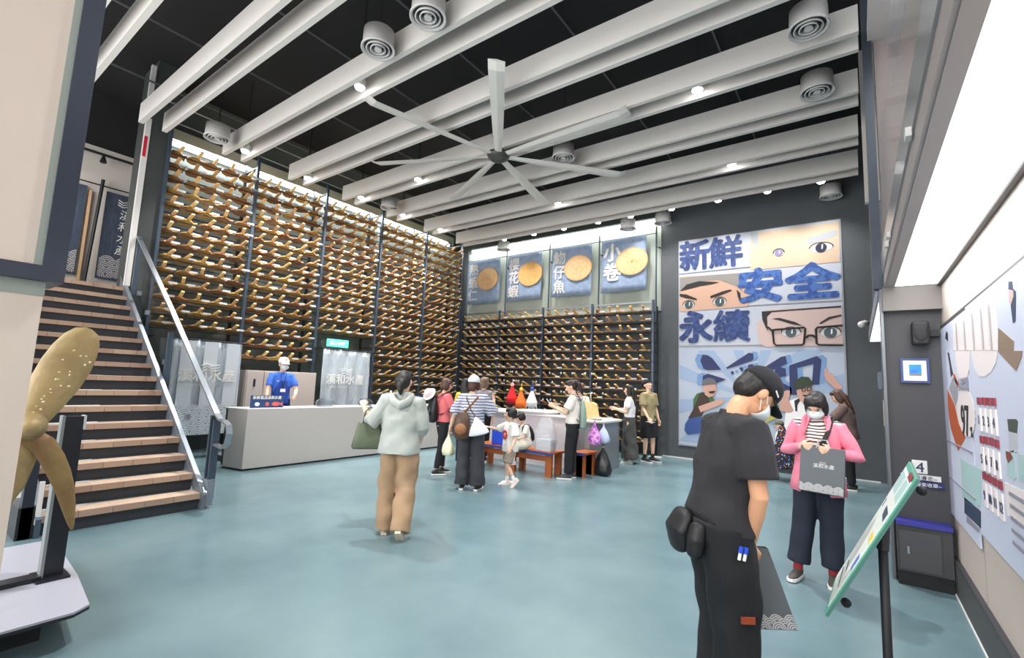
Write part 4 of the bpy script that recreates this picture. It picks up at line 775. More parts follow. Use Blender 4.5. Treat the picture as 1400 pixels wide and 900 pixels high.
obj('floor_channel', MB().box(-4.35, -4.25, -0.2, 0.83, 0.2, 0.23), mat('stand_black', ''), ps_)
# ---------------------------------------------------------------- ceiling fan, diffusers, downlights
fan = thing('ceiling_fan', 'large seven-bladed white ceiling fan with a dark hub', 'fan', (-4.96, 6.15, 5.5))
obj('hub', MB().lathe((-4.96, 6.15, 5.5), [(0.001, -0.07), (0.1, -0.06), (0.17, -0.02), (0.2, 0.03), (0.2, 0.07), (0.12, 0.1), (0.05, 0.12)], 28), mat('fan_hub', '3E3E3A', 0.45), fan, smooth=True)
obj('down_rod', MB().tube([(-4.96, 6.15, 5.6), (-4.96, 6.15, 7.1)], 0.035), mat('fan_hub', ''), fan)
for a in (0.6, 2.2, 3.7, 5.3): obj('guy_wire', MB().tube([(-4.96, 6.15, 5.72), (-4.96+0.9*math.cos(a), 6.15+0.9*math.sin(a), 7.1)], 0.005, n=4), STEEL2, fan)
for k in range(7):
    a = math.radians(-53+51.43*k); d = Vector((math.cos(a), math.sin(a), 0)); s = Vector((-math.sin(a), math.cos(a), 0)); rows = []
    for j, (r_, wd) in enumerate(((0.15, 0.06), (0.35, 0.065), (0.8, 0.085), (1.6, 0.1), (2.3, 0.11), (2.42, 0.11))):
        c = Vector((-4.96, 6.15, 5.52))+d*r_; tl_ = Vector((0, 0, -0.18*wd))
        up = 0.05 if j == 5 else 0
        rows.append([c+s*wd+tl_+Vector((0, 0, 0.012+up)), c+Vector((0, 0, 0.022+up)), c-s*wd-tl_+Vector((0, 0, 0.004+up)), c+Vector((0, 0, -0.008+up)), c+s*wd+tl_+Vector((0, 0, 0.012+up))])
    obj('blade', MB().quadstrip(rows), mat('fan_white', 'D5D1CB', 0.45), fan)
DIFF = mat('diffuser_white', 'C9C7C5', 0.5); DRK = mat('diffuser_dark', '4A4C50', 0.6)
diffs = [((-4.65, 3.3), 'near the top centre, left of the other'), ((-3.75, 3.28), 'cut by the top edge of the photo'), ((-0.3, 5.73), 'at the top right corner of the beams'), ((-0.3, 7.09), 'second from top at the beams right end'),
         ((-0.3, 11.2), 'above the mural, right end of the far row'), ((-3.7, 11.1), 'at the far right end of the strip light'), ((-4.6, 11.1), 'above the rightmost far banner'), ((-8.59, 11.1), 'above the leftmost far banner'), ((-8.9, 3.19), 'over the near end of the left rack'), ((-8.9, 6.97), 'over the middle of the left rack'), ((-4.11, 6.94), 'just right of the fan hub')]
for (x, y), lab in diffs:
    t = thing('air_diffuser', 'round white ceiling air diffuser '+lab, 'air diffuser', (x, y, 5.6))
    obj('drum', MB().lathe((x, y, 5.6), [(0.17, 0.02), (0.19, 0.0), (0.205, 0.0), (0.205, 0.02), (0.19, 0.05), (0.185, 0.24), (0.12, 0.25), (0.02, 0.25)], 28), DIFF, t, smooth=True)
    obj('dark_throat', MB().lathe((x, y, 5.64), [(0.001, 0.02), (0.17, 0.02)], 24), DRK, t)
    for r_ in (0.135, 0.085): obj('ring', MB().lathe((x, y, 5.6), [(r_, 0.0), (r_+0.012, 0.0), (r_-0.005, 0.055), (r_-0.017, 0.055), (r_, 0.0)], 24), DIFF, t, smooth=True)
    obj('centre_disc', MB().lathe((x, y, 5.6), [(0.001, 0.0), (0.045, 0.0), (0.04, 0.045)], 20), DIFF, t)
    obj('hanger', MB().tube([(x, y, 5.84), (x, y, 7.095)], 0.012, n=6), INK, t)
dl = [((-5.6, 3.72), 'in the second beam pair at top centre', 1), ((-9.11, 3.75), 'at the left end of the second beam pair', 1), ((-9.2, 5.05), 'at the left end of the third beam pair', 1), ((-7.21, 6.32), 'left of the fan in the fourth beam pair', 1), ((-9.11, 6.32), 'at the left end of the fourth beam pair', 1), ((-9.15, 7.6), 'at the left end of the fifth beam pair', 1), ((-9.12, 8.9), 'at the left end of the sixth beam pair', 1),
      ((-1.64, 6.32), 'right of the fan, brightest one', 1), ((-1.71, 8.88), 'in the sixth beam pair on the right', 1), ((-5.37, 8.88), 'in the sixth beam pair below the fan', 1), ((-2.6, 2.44), 'in the first visible beam pair on the right', 1), ((-6.8, 4.9), 'in the third beam pair out of sight', 0)]
far_ = [-1.35, -0.43, -2.3, -3.3, -4.28, -5.14, -6.13, -7.08, -8.1]
dl += [((x, 10.49), 'of the far row, '+n_, 2) for x, n_ in zip(sorted(far_, reverse=True), ('rightmost', 'second from the right', 'third from the right', 'fourth from the right', 'middle one', 'fourth from the left', 'third from the left', 'second from the left', 'leftmost'))]
for (x, y), lab, vis in dl:
    if not vis: continue
    t = thing('downlight', 'small bright ceiling spotlight '+lab, 'spotlight', (x, y, 5.68))
    obj('housing', MB().tube([(x, y, 5.8), (x, y, 5.69)], 0.075, n=14), WHT, t); obj('lens', MB().ell((x, y, 5.68), (0.066, 0.066, 0.03), nu=14, nv=6), LAMPW, t, smooth=True)
    obj('stem', MB().box(x-0.01, x+0.01, y-0.01, y+0.01, 5.8, 7.1), INK, t)
    d = bpy.data.lights.new('downlight_beam', 'SPOT'); d.energy = (560 if x > -9 else 330) if vis == 1 else (95 if x < -4.5 else 110); d.spot_size = math.radians(100); d.spot_blend = 0.8; d.shadow_soft_size = 0.07; d.color = (1, 0.985, 0.965)
    o = bpy.data.objects.new('downlight_beam', d); col.objects.link(o); o.parent = t; o.location = (0, 0, -0.03)
    if vis == 2: o.rotation_euler = (0.15 if x < -4.5 else 0.35, 0, 0)
    elif x < -9: o.rotation_euler = (0, 0.15, 0)
#PEOPLE
# ---------------------------------------------------------------- people
SKIN = mat('skin', 'E6BBA0', 0.5, var=0.04, vscale=6); HAIRB = mat('hair_black', '1B1716', 0.45, bump=0.3, bscale=90, stretch=(1, 1, 0.2)); HAIRN = mat('hair_brown', '4A2E22', 0.45, bump=0.3, bscale=90, stretch=(1, 1, 0.2))
MASKM = mat('face_mask', 'DCE1E3', 0.7); EYEM = mat('eye_dark', '1A1412', 0.3); LIPM = mat('lip', 'B8625A', 0.5); SOLE = mat('sole_white', 'E4E2DE', 0.6)
def cloth(name, h, **k): return mat(name, h, 0.85, bump=k.pop('bump', 0.25), bscale=k.pop('bscale', 9), var=k.pop('var', 0.05), **k)
def fold(o, amp=0.006, fz=17, seed=0.0):
    me = o.data; n = len(me.vertices)
    if n == 0: return
    co = np.empty(n*3); me.vertices.foreach_get('co', co); co = co.reshape(-1, 3); no = np.empty(n*3); me.vertex_normals.foreach_get('vector', no); no = no.reshape(-1, 3)
    x, y, z = co[:, 0], co[:, 1], co[:, 2]; a = np.arctan2(y, x+0.001)
    f = np.sin(fz*z+3.1*a+seed+2*np.sin(7*z+seed))+0.7*np.sin(5*a+9*z+seed*2.1)+0.5*np.sin(31*z-4*a+seed)
    co += no*(f*amp*0.5)[:, None]; me.vertices.foreach_set('co', co.ravel()); me.update()
class Person: pass
def person(label, loc, face, H=1.65, lean=0, hpitch=0, hyaw=0, armR=None, armL=None, legR=None, legL=None, pz=None, child=False, vox=0.012,
           shirt=None, pants=None, hair=None, hairm=None, cap=None, mask=False, shoes=None, sock=None, skin=None, thumbR=(0, 1, 0), thumbL=(0, 1, 0), handR=None, handL=None, curlR=0.35, curlL=0.35, female=True, group=None, torso_w=1.0, roll=0, socktop=0.0, cat='person', masklow=0.0):
    s = H/1.7; hs = s*(1.28 if child else 1.0); skin = skin or SKIN; th = math.atan2(-face[0], face[1])
    root = thing('person', label, cat, (loc[0], loc[1], loc[2] if len(loc) > 2 else 0), th, group)
    W_ = torso_w; leg_len = (0.42*s, 0.41*s)
    if child: leg_len = (0.39*s, 0.38*s)
    dR = [Vector(v).normalized() for v in (legR or ((0.02, 0.03, -1), (0, -0.06, -1)))]; dL = [Vector(v).normalized() for v in (legL or ((-0.02, 0.03, -1), (0, -0.06, -1)))]
    hx = 0.088*s
    low = min((d[0].z*leg_len[0]+d[1].z*leg_len[1]) for d in (dR, dL)); P0z = pz if pz is not None else -low+0.085*s+0.0
    hipz = P0z; pel = Vector((0, 0, hipz+0.05*s)); RL = Matrix.Rotation(math.radians(roll), 3, 'Y') @ Matrix.Rotation(-math.radians(lean), 3, 'X')
    base = 0.92 if not child else 0.86
    def T(x, y, z): # z in 1.7-m body units, from pelvis up (0.90 = pelvis)
        return pel+RL @ Vector((x*s*W_, y*s, (z-0.95)*s))
    neck0 = T(0, 0, 1.43); HR = RL @ Matrix.Rotation(-math.radians(hyaw), 3, 'Z') @ Matrix.Rotation(-math.radians(hpitch), 3, 'X')
    np0 = T(0, 0.005, 1.48)
    def Hd(x, y, z): return np0+HR @ Vector((x*hs, y*hs, (z-1.48)*hs))
    HM = HR.to_4x4()
    def he(mb, c, r, **k): mb.ell(Hd(*c), (r[0]*hs, r[1]*hs, r[2]*hs), M=HM, **k)
    body = MB(); sd = RL @ Vector((1, 0, 0))
    body.tube([T(0, 0, 0.84), T(0, 0, 0.93), T(0, 0, 1.05), T(0, 0.0, 1.2), T(0, 0, 1.32), T(0, 0, 1.39), T(0, 0, 1.44)], [x*s*W_ for x in (0.13, 0.155, 0.125, 0.145, 0.16, 0.13, 0.06)], 14, [x*s for x in (0.09, 0.1, 0.088, 0.1, 0.1, 0.08, 0.055)], side=sd)
    body.tube([T(0, -0.005, 1.40), np0+(Hd(0, 0.0, 1.54)-np0)*0.3, Hd(0, 0.0, 1.555)], [0.056*s, 0.05*s, 0.052*s], 12)
    he(body, (0, 0.005, 1.615), (0.074, 0.092, 0.098)); he(body, (0, 0.03, 1.555), (0.056, 0.066, 0.062)); he(body, (0, 0.06, 1.525), (0.03, 0.035, 0.03)); he(body, (0, 0.102, 1.583), (0.014, 0.02, 0.024)); he(body, (0, 0.113, 1.572), (0.018, 0.012, 0.011))
    he(body, (0, 0.08, 1.632), (0.05, 0.018, 0.012)); he(body, (-0.077, -0.005, 1.595), (0.01, 0.022, 0.032)); he(body, (0.077, -0.005, 1.595), (0.01, 0.022, 0.032)); he(body, (0.034, 0.07, 1.58), (0.024, 0.025, 0.02)); he(body, (-0.034, 0.07, 1.58), (0.024, 0.025, 0.02))
    K = Person(); K.root = root; K.s = s
    arms = {}
    for sg, a, tb, hd, cu in ((1, armR, thumbR, handR, curlR), (-1, armL, thumbL, handL, curlL)):
        a = a or ((0.12*sg, 0, -1), (0.03*sg, 0.2, -1)); S = T(0.168*sg, 0, 1.375); e = S+Vector(a[0]).normalized()*0.275*s; w_ = e+Vector(a[1]).normalized()*0.24*s
        d = Vector(hd if hd else a[1]).normalized(); t = Vector(tb); t = (t-d*t.dot(d)).normalized(); n = d.cross(t)*(-sg)
        body.tube([T(0.08*sg, 0, 1.37), S, S+(e-S)*0.5, e, e+(w_-e)*0.35, w_], [x*s for x in (0.055, 0.05, 0.042, 0.037, 0.036, 0.024)], 10, round_=True)
        hk = s*(1.0 if not child else 1.05)
        pc_ = w_+d*0.045*hk; body.tube([w_-d*0.01, w_+d*0.02*hk, w_+d*0.06*hk, w_+d*0.088*hk], [0.022*hk, 0.032*hk, 0.038*hk, 0.036*hk], 10, [0.018*hk, 0.015*hk, 0.014*hk, 0.011*hk], side=t)
        for q, (o_, L_) in enumerate(((0.028, 0.07), (0.0095, 0.078), (-0.0095, 0.073), (-0.027, 0.056))):
            p = w_+d*0.085*hk+t*o_*hk; pts = [p-d*0.02*hk, p]; dd = d.copy(); ax = d.cross(n).normalized()
            for sgm in (0.45, 0.3, 0.25):
                dd = (Matrix.Rotation(cu*(1.0+0.08*q), 3, ax) @ dd); p = p+dd*L_*sgm*hk; pts.append(p)
            body.tube(pts, [r_*hk for r_ in (0.0095, 0.0095, 0.009, 0.008, 0.0065)], 6, round_=True)
        p = w_+d*0.025*hk+t*0.022*hk; q1 = p+(d*0.75+t*0.6+n*0.25).normalized()*0.04*hk; q2 = q1+(d*0.95+t*0.1+n*0.4).normalized()*0.034*hk
        body.tube([p, q1, q2], [0.012*hk, 0.0105*hk, 0.008*hk], 6, round_=True)
        arms[sg] = (S, e, w_, d, n, t)
    legs = {}
    for sg, d in ((1, dR), (-1, dL)):
        hp = Vector((hx*sg, 0, hipz)); k = hp+d[0]*leg_len[0]; an = k+d[1]*leg_len[1]
        body.tube([hp+Vector((0, 0, 0.06*s)), hp+d[0]*0.05*s, hp+(k-hp)*0.5, k, k+(an-k)*0.3, an+(k-an)*0.15, an], [x*s for x in (0.07, 0.078, 0.062, 0.05, 0.05, 0.032, 0.034)], 10, round_=True)
        legs[sg] = (hp, k, an)
    K.arms = arms; K.legs = legs; K.T = T; K.Hd = Hd; K.HR = HR; K.hs = hs
    b = obj('body', body, skin, root, True, remesh=vox*0.62, smoothit=3)
    RW = Matrix.Rotation(th, 3, 'Z'); K.W = lambda v: root.location+RW @ Vector(v); K.D = lambda v: RW @ Vector(v)
    # face details
    f = MB()
    for sg in (1, -1): he(f, (0.03*sg, 0.088, 1.607), (0.013, 0.006, 0.006), nu=10, nv=6)
    obj('eyes', f, EYEM, root, True)
    f = MB()
    for sg in (1, -1): he(f, (0.032*sg, 0.09, 1.63), (0.02, 0.006, 0.004), nu=8, nv=4)
    obj('eyebrows', f, HAIRB, root, True)
    if not mask: f = MB(); he(f, (0, 0.094, 1.548), (0.022, 0.008, 0.007), nu=10, nv=6); obj('mouth', f, LIPM, root, True)
    else:
        rows = []
        for j in range(9):
            v = -1.15+j*2.05/8; rows.append([])
            for i in range(15):
                u = (-1.25+2.5*i/14)*(1-0.1*abs(v)); rr_ = 1.0+0.05*math.cos(u)+0.03*math.sin(j*2.0)*(0.3)
                rows[-1].append(Hd(0.072*math.cos(v)*math.sin(u)*rr_*1.04, 0.028+0.098*math.cos(v)*math.cos(u)*rr_, 1.562+masklow+0.052*math.sin(v)*(1.1 if v > 0 else 1.15)))
        obj('face_mask', MB().quadstrip(rows), MASKM, root, True, smooth=True, solid=0.003)
        f = MB()
        for sg in (1, -1): f.tube([Hd(0.066*sg, 0.05, 1.585), Hd(0.078*sg, 0.015, 1.605), Hd(0.083*sg, -0.02, 1.61)], 0.0022, 4).tube([Hd(0.064*sg, 0.05, 1.54), Hd(0.076*sg, 0.01, 1.57), Hd(0.083*sg, -0.022, 1.59)], 0.0022, 4)
        obj('mask_straps', f, MASKM, root, True)
    # hair
    hairm = hairm or HAIRB; h = MB()
    if hair:
        he(h, (0, -0.018, 1.64), (0.083, 0.098, 0.088)); he(h, (0, -0.045, 1.6), (0.076, 0.066, 0.08))
        if hair in ('bob', 'long', 'ponytail', 'bun', 'bowl'): he(h, (0.03, 0.04, 1.685), (0.05, 0.05, 0.035)); he(h, (-0.03, 0.04, 1.685), (0.05, 0.05, 0.035))
        if hair == 'short': he(h, (0, 0.045, 1.69), (0.055, 0.045, 0.03))
        if hair == 'bob':
            for sg in (1, -1): he(h, (0.068*sg, 0.005, 1.58), (0.026, 0.066, 0.085)); he(h, (0.045*sg, 0.055, 1.662), (0.04, 0.042, 0.034))
            he(h, (0, -0.055, 1.565), (0.078, 0.05, 0.085)); he(h, (0, 0.075, 1.672), (0.052, 0.024, 0.03))
        if hair == 'bowl':
            for sg in (1, -1): he(h, (0.068*sg, 0.0, 1.61), (0.024, 0.06, 0.06))
            he(h, (0, 0.075, 1.665), (0.06, 0.028, 0.032))
        if hair == 'long':
            for sg in (1, -1): he(h, (0.066*sg, 0.0, 1.56), (0.028, 0.055, 0.1))
            h.tube([Hd(0, -0.07, 1.66), Hd(0, -0.09, 1.56), np0+RL @ Vector((0, -0.1*s, -0.06*s)), T(0, -0.13, 1.26)], [0.06*s, 0.085*s, 0.095*s, 0.06*s], 12, [0.04*s, 0.045*s, 0.035*s, 0.02*s], side=sd, round_=True)
        if hair == 'ponytail':
            h.tube([Hd(0, -0.08, 1.68), Hd(0, -0.125, 1.67), Hd(0, -0.15, 1.6), Hd(0, -0.145, 1.5), Hd(0, -0.135, 1.42)], [0.03*hs, 0.028*hs, 0.038*hs, 0.032*hs, 0.014*hs], 10, round_=True)
        if hair == 'bun':
            he(h, (0, -0.05, 1.61), (0.09, 0.078, 0.1)); he(h, (0.01, -0.12, 1.57), (0.05, 0.04, 0.055)); h.tube([Hd(0.01, -0.12, 1.56), Hd(0.015, -0.12, 1.5), Hd(0.015, -0.11, 1.46)], [0.045*hs, 0.035*hs, 0.015*hs], 8, round_=True)
        if hair == 'fringe': he(h, (0, 0.07, 1.67), (0.06, 0.03, 0.04))
        obj('hair', h, hairm, root, True, remesh=vox*0.7, smoothit=2)
    if cap:
        ch_, back, cm_ = cap; c = MB(); he(c, (0, -0.008, 1.65), (0.092, 0.107, 0.092), zmin=-0.22, zmax=0.999, nu=20)
        o = obj('cap_crown', c, cm_, root, True, smooth=True, solid=0.004)
        rows = []; sg = -1 if back else 1
        for j in range(5):
            r_ = j/4; rows.append([Hd(0.078*math.sin(u)*(1+0.05*r_), sg*(0.078*math.cos(u)*1.12+0.085*r_*math.cos(u*0.9)), 1.648-0.016*r_-0.02*abs(math.sin(u))**2) for u in [-1.15+2.3*i/12 for i in range(13)]])
        obj('cap_brim', MB().quadstrip(rows), cm_, root, True, smooth=True, solid=0.005)
        he2 = MB(); he(he2, (0, -0.008, 1.742), (0.01, 0.01, 0.007), nu=8, nv=5); obj('cap_button', he2, cm_, root, True)
        if ch_: # small light mark at the side of the cap
            c2 = MB()
            for q in range(5): c2.add([Hd(0.0965-0.0035*q, 0.012+0.008*q, 1.643), Hd(0.0965-0.0035*q-0.0025, 0.018+0.008*q, 1.643), Hd(0.0955-0.0035*q-0.0025, 0.018+0.008*q, 1.65), Hd(0.0955-0.0035*q, 0.012+0.008*q, 1.65)], [(0, 1, 2, 3)])
            obj('cap_mark', c2, PAPER, root, True, solid=0.003)
    # shirt
    if shirt:
        l = shirt.get('loose', 0.015); hem = shirt.get('hem', 0.86); m = MB(); fl = shirt.get('flare', 0.0)
        zs = [hem, hem+0.05, 0.97, 1.07, 1.2, 1.31, 1.38, 1.425, 1.455]; zs = [hem, (hem+1.0)/2, 1.0]+zs[3:] if hem < 0.95 else [hem, hem+0.03]+[z for z in zs[3:] if z > hem+0.05]
        RX = {0.8: 0.16, 0.9: 0.165, 1.0: 0.155, 1.07: 0.145, 1.2: 0.155, 1.31: 0.17, 1.38: 0.145, 1.425: 0.088, 1.455: 0.066}; RY = {0.8: 0.115, 0.9: 0.115, 1.0: 0.105, 1.07: 0.1, 1.2: 0.112, 1.31: 0.11, 1.38: 0.09, 1.425: 0.07, 1.455: 0.062}
        ks = sorted(RX)
        def itp(D_, z): return float(np.interp(z, ks, [D_[q] for q in ks]))
        def ll(z): return l*(1.0 if z < 1.3 else (0.6 if z < 1.4 else 0.1))
        bl_ = shirt.get('blouse', 0)
        m.tube([T(0, 0, z) for z in zs], [(itp(RX, z)+ll(z)+fl*max(0, 1.2-z)+(bl_ if i == 1 else 0))*s*W_ for i, z in enumerate(zs)], 22, [(itp(RY, z)+ll(z)+fl*max(0, 1.2-z)+(bl_ if i == 1 else 0))*s for i, z in enumerate(zs)], side=sd)
        sl = shirt.get('sleeve', 0.6)
        for sg in (1, -1):
            S, e, w_ = arms[sg][:3]; pts = [T(0.075*sg, 0, 1.375), S+Vector((0, 0, 0.004*s))]; rr2 = [0.07*s+l*0.5*s, 0.062*s+l*0.6*s]
            if sl <= 1: pts += [S+(e-S)*sl*0.5, S+(e-S)*sl]; rr2 += [(0.056+l*0.9)*s, (0.052+l*1.1)*s]
            else: pts += [S+(e-S)*0.5, e, e+(w_-e)*(sl-1)*0.5, e+(w_-e)*(sl-1)]; rr2 += [(0.052+l*0.8)*s, (0.047+l*0.8)*s, (0.042+l*0.6)*s, (0.034+l*0.5)*s]
            m.tube(pts, rr2, 12)
        o = obj(shirt.get('name', 'shirt'), m, shirt['mat'], root, True, remesh=vox, smoothit=3); fold(o, shirt.get('fold', 0.007)*s, 15, loc[0])
        K.shirt = o
    if pants:
        l = pants.get('loose', 0.015); m = MB(); wz = pants.get('waist', 1.02); kind = pants.get('kind', 'legs')
        if kind == 'skirt':
            zb = pants.get('hem', 0.1); pw = T(0, 0, wz); pts = [pw, T(0, 0, 0.93), Vector((0, 0, hipz*0.75)), Vector((0, -0.01, hipz*0.4)), Vector((0, -0.02, zb))]
            m.tube(pts, [x*s for x in (0.14, 0.17, 0.19, 0.21, 0.235)], 26, [x*s for x in (0.105, 0.13, 0.15, 0.18, 0.2)], side=Vector((1, 0, 0)))
        else:
            m.tube([T(0, 0, wz), T(0, 0, 0.93), T(0, 0, 0.86)], [x*s*W_ for x in (0.145+l*0.4, 0.165+l*0.6, 0.15+l*0.6)], 20, [x*s for x in (0.102+l*0.4, 0.118+l*0.6, 0.11+l*0.6)], side=sd)
            fr = pants.get('length', 1.95); fw = pants.get('flare', 0.0)
            for sg in (1, -1):
                hp, k, an = legs[sg]; pts = [hp+Vector((0, 0, 0.05*s)), hp+(k-hp)*0.3]; rr3 = [(0.088+l*0.5)*s, (0.084+l*0.8)*s]
                if fr <= 1: pts += [hp+(k-hp)*fr]; rr3 += [(0.075+l*1.2+fw)*s]
                else: pts += [k, k+(an-k)*(fr-1)*0.5, k+(an-k)*(fr-1)]; rr3 += [(0.06+l*0.9+fw*0.4)*s, (0.054+l*0.9+fw*0.7)*s, (0.046+l*0.9+fw)*s]
                m.tube(pts, rr3, 16)
        o = obj(pants.get('name', 'trousers'), m, pants['mat'], root, True, remesh=vox, smoothit=3); fold(o, pants.get('fold', 0.006)*s, 13, loc[1])
        K.pants = o
    # shoes
    for sg in (1, -1):
        hp, k, an = legs[sg]; sh = (k-an).normalized(); fd = Vector((0.12*sg, 1, 0)); lift = max(0, an.z-0.085*s)
        if pz is None and lift > 0.03: fd = Vector((0.05*sg, 0.75, -0.65))  # heel raised, toe down
        fd.normalize(); upv = Vector((1, 0, 0)).cross(fd).normalized()
        if shoes:
            sm_, so_ = shoes; fs_ = s*(0.95 if female else 1.05)*(1.1 if child else 1); mm = MB(); c0 = an-upv*0.035*s
            mm.tube([c0-fd*0.055*fs_, c0-fd*0.02*fs_, c0+fd*0.05*fs_-upv*0.006, c0+fd*0.12*fs_-upv*0.016, c0+fd*0.175*fs_-upv*0.024], [x*fs_ for x in (0.032, 0.038, 0.041, 0.043, 0.03)], 12, [x*fs_ for x in (0.042, 0.047, 0.037, 0.026, 0.018)], side=Vector((1, 0, 0)).cross(Vector((0, 0, 0)))+Vector((1, 0, 0)), round_=True)
            mm.tube([c0, an+sh*0.03*s], [0.038*fs_, 0.036*fs_], 12)
            obj('shoe', mm, sm_, root, True, remesh=max(0.007, vox*0.7), smoothit=2)
            so2 = MB(); o_ = [(-0.03, -0.08), (0.03, -0.08), (0.04, -0.03), (0.042, 0.06), (0.047, 0.12), (0.04, 0.175), (0.02, 0.198), (-0.02, 0.198), (-0.04, 0.175), (-0.047, 0.12), (-0.042, 0.06), (-0.04, -0.03)]
            sx_ = Vector((1, 0, 0)) if abs(fd.x) < 0.3 else Vector((fd.y, -fd.x, 0)); sx_ = (sx_-fd*sx_.dot(fd)).normalized(); c1 = an-upv*0.083*s
            n_ = len(o_); so2.add([c1+sx_*a*fs_+fd*b_*fs_ for a, b_ in o_]+[c1+sx_*a*fs_+fd*b_*fs_+upv*0.026*fs_ for a, b_ in o_], [tuple(range(n_-1, -1, -1)), tuple(range(n_, 2*n_))]+[(i, (i+1) % n_, n_+(i+1) % n_, n_+i) for i in range(n_)])
            obj('sole', so2, so_, root, True)
        if sock: obj('sock', MB().tube([an-Vector((0, 0, 0.01)), an+sh*sock[1]*s], [0.038*s, 0.04*s], 12, round_=True), sock[0], root, True, smooth=True)
    return K
def lab_item(name, lab, cat, loc): return thing(name, lab, cat, loc)
def soft(mbs, W, D=None):
    """transform local person-space mesh into world"""
    m = MB(); m.v = [tuple(W(v)) for v in mbs.v]; m.f = mbs.f; return m
def strap(pts, wd, th, W):
    m = MB(); m.tube([W(p) for p in pts], wd, 8, th); return m
def backpack(K, label, m_main, m_det, c, r, lean=0, pocket=True, straps=True, name='backpack', cat='backpack', front=True):
    """c: centre in body units (x,y,z) behind the torso"""
    s = K.s; T = K.T; t = thing(name, label, cat, tuple(K.W(T(*c)))); mb = MB()
    mb.tube([T(c[0], c[1], c[2]-r[2]), T(c[0], c[1]-0.01, c[2]-r[2]*0.3), T(c[0], c[1], c[2]+r[2]*0.5), T(c[0], c[1]+0.01, c[2]+r[2])], [r[0]*s*k for k in (0.9, 1.0, 0.92, 0.6)], 16, [r[1]*s*k for k in (0.95, 1.0, 0.85, 0.5)], side=K.T(1, 0, 1)-K.T(0, 0, 1), round_=True)
    obj('main_bag', soft(mb, K.W), m_main, t, remesh=0.014, smoothit=3)
    if pocket:
        mb = MB(); mb.ell(T(c[0], c[1]-r[1]*0.95, c[2]-r[2]*0.35), (r[0]*0.7*s, 0.035*s, r[2]*0.5*s)); obj('front_pocket', soft(mb, K.W), m_det, t, smooth=True)
    hb_ = MB(); hb_.tube([T(c[0]-0.04, c[1]+0.02, c[2]+r[2]), T(c[0], c[1]+0.02, c[2]+r[2]+0.05), T(c[0]+0.04, c[1]+0.02, c[2]+r[2])], 0.008*s, 6); obj('grab_handle', soft(hb_, K.W), m_det, t)
    if straps:
        for sg in (1, -1):
            sm2 = MB(); sm2.tube([T(0.08*sg, c[1]+r[1]*0.6, min(c[2]+r[2], 1.36)), T(0.1*sg, -0.09, 1.42), T(0.11*sg, 0.0, 1.465), T(0.115*sg, 0.1, 1.4), T(0.125*sg, 0.14, 1.28), T(0.15*sg, 0.07, 1.14), T(0.13*sg, c[1]+r[1]*0.6, c[2]-r[2]*0.6)], 0.024*s, 8, 0.007*s, side=K.T(1, 0, 1)-K.T(0, 0, 1))
            obj('shoulder_strap', soft(sm2, K.W), m_det, t, smooth=True)
    return t
BLK = cloth('black_cloth', '1B1B1E'); BLKP = cloth('black_trousers', '15161B'); DKS = mat('shoe_black', '1E1E20', 0.6); WSH = mat('shoe_white', 'D9D5D0', 0.6)
# 1 staff behind the counter
K = person('man in blue polo, white cap and mask with name tag standing behind the counter', (-8.95, 4.78, 0.1), (1, -0.28), H=1.74, hpitch=8, hyaw=-12, armL=((-0.25, 0.25, -0.8), (0.25, 0.9, -0.35)), armR=((0.3, 0.35, -1), (0.12, 0.5, -0.9)), female=False, thumbL=(0, 0, 1),
           shirt=dict(mat=mat('polo_blue', '3B6ED2', 0.8, bump=0.2, bscale=10), sleeve=0.72, hem=0.9, loose=0.012), pants=dict(mat=cloth('navy_trousers', '1F2F63')), hair='short', cap=(False, False, mat('cap_white', 'EDEDEB', 0.8)), mask=True, shoes=(DKS, INK))
T = K.T; v = MB()
v.tube([T(0, 0.01, 0.86), T(0, 0.012, 1.0), T(0, 0.012, 1.15), T(0, 0.012, 1.3)], [0.16, 0.15, 0.155, 0.12], 18, [0.128, 0.125, 0.13, 0.118], side=(1, 0, 0)); obj('apron_vest', v, cloth('navy_apron', '24429A'), K.root, True, remesh=0.013, smoothit=2)
v = MB(); v.tube([T(-0.05, 0.1, 1.42), T(-0.02, 0.142, 1.25), T(0, 0.15, 1.17)], 0.005, 5).tube([T(0.05, 0.1, 1.42), T(0.02, 0.142, 1.25), T(0, 0.15, 1.17)], 0.005, 5); obj('lanyard', v, INK, K.root, True)
v = MB(); c_ = T(0, 0.158, 1.12); v.box(c_.x-0.045, c_.x+0.045, c_.y-0.003, c_.y+0.003, c_.z-0.03, c_.z+0.03); obj('name_card', v, PAPER, K.root, True)
v = MB(); c_ = T(0.09, 0.128, 1.29); v.box(c_.x-0.02, c_.x+0.02, c_.y-0.003, c_.y+0.006, c_.z-0.006, c_.z+0.006); obj('name_patch', v, PAPER, K.root, True)
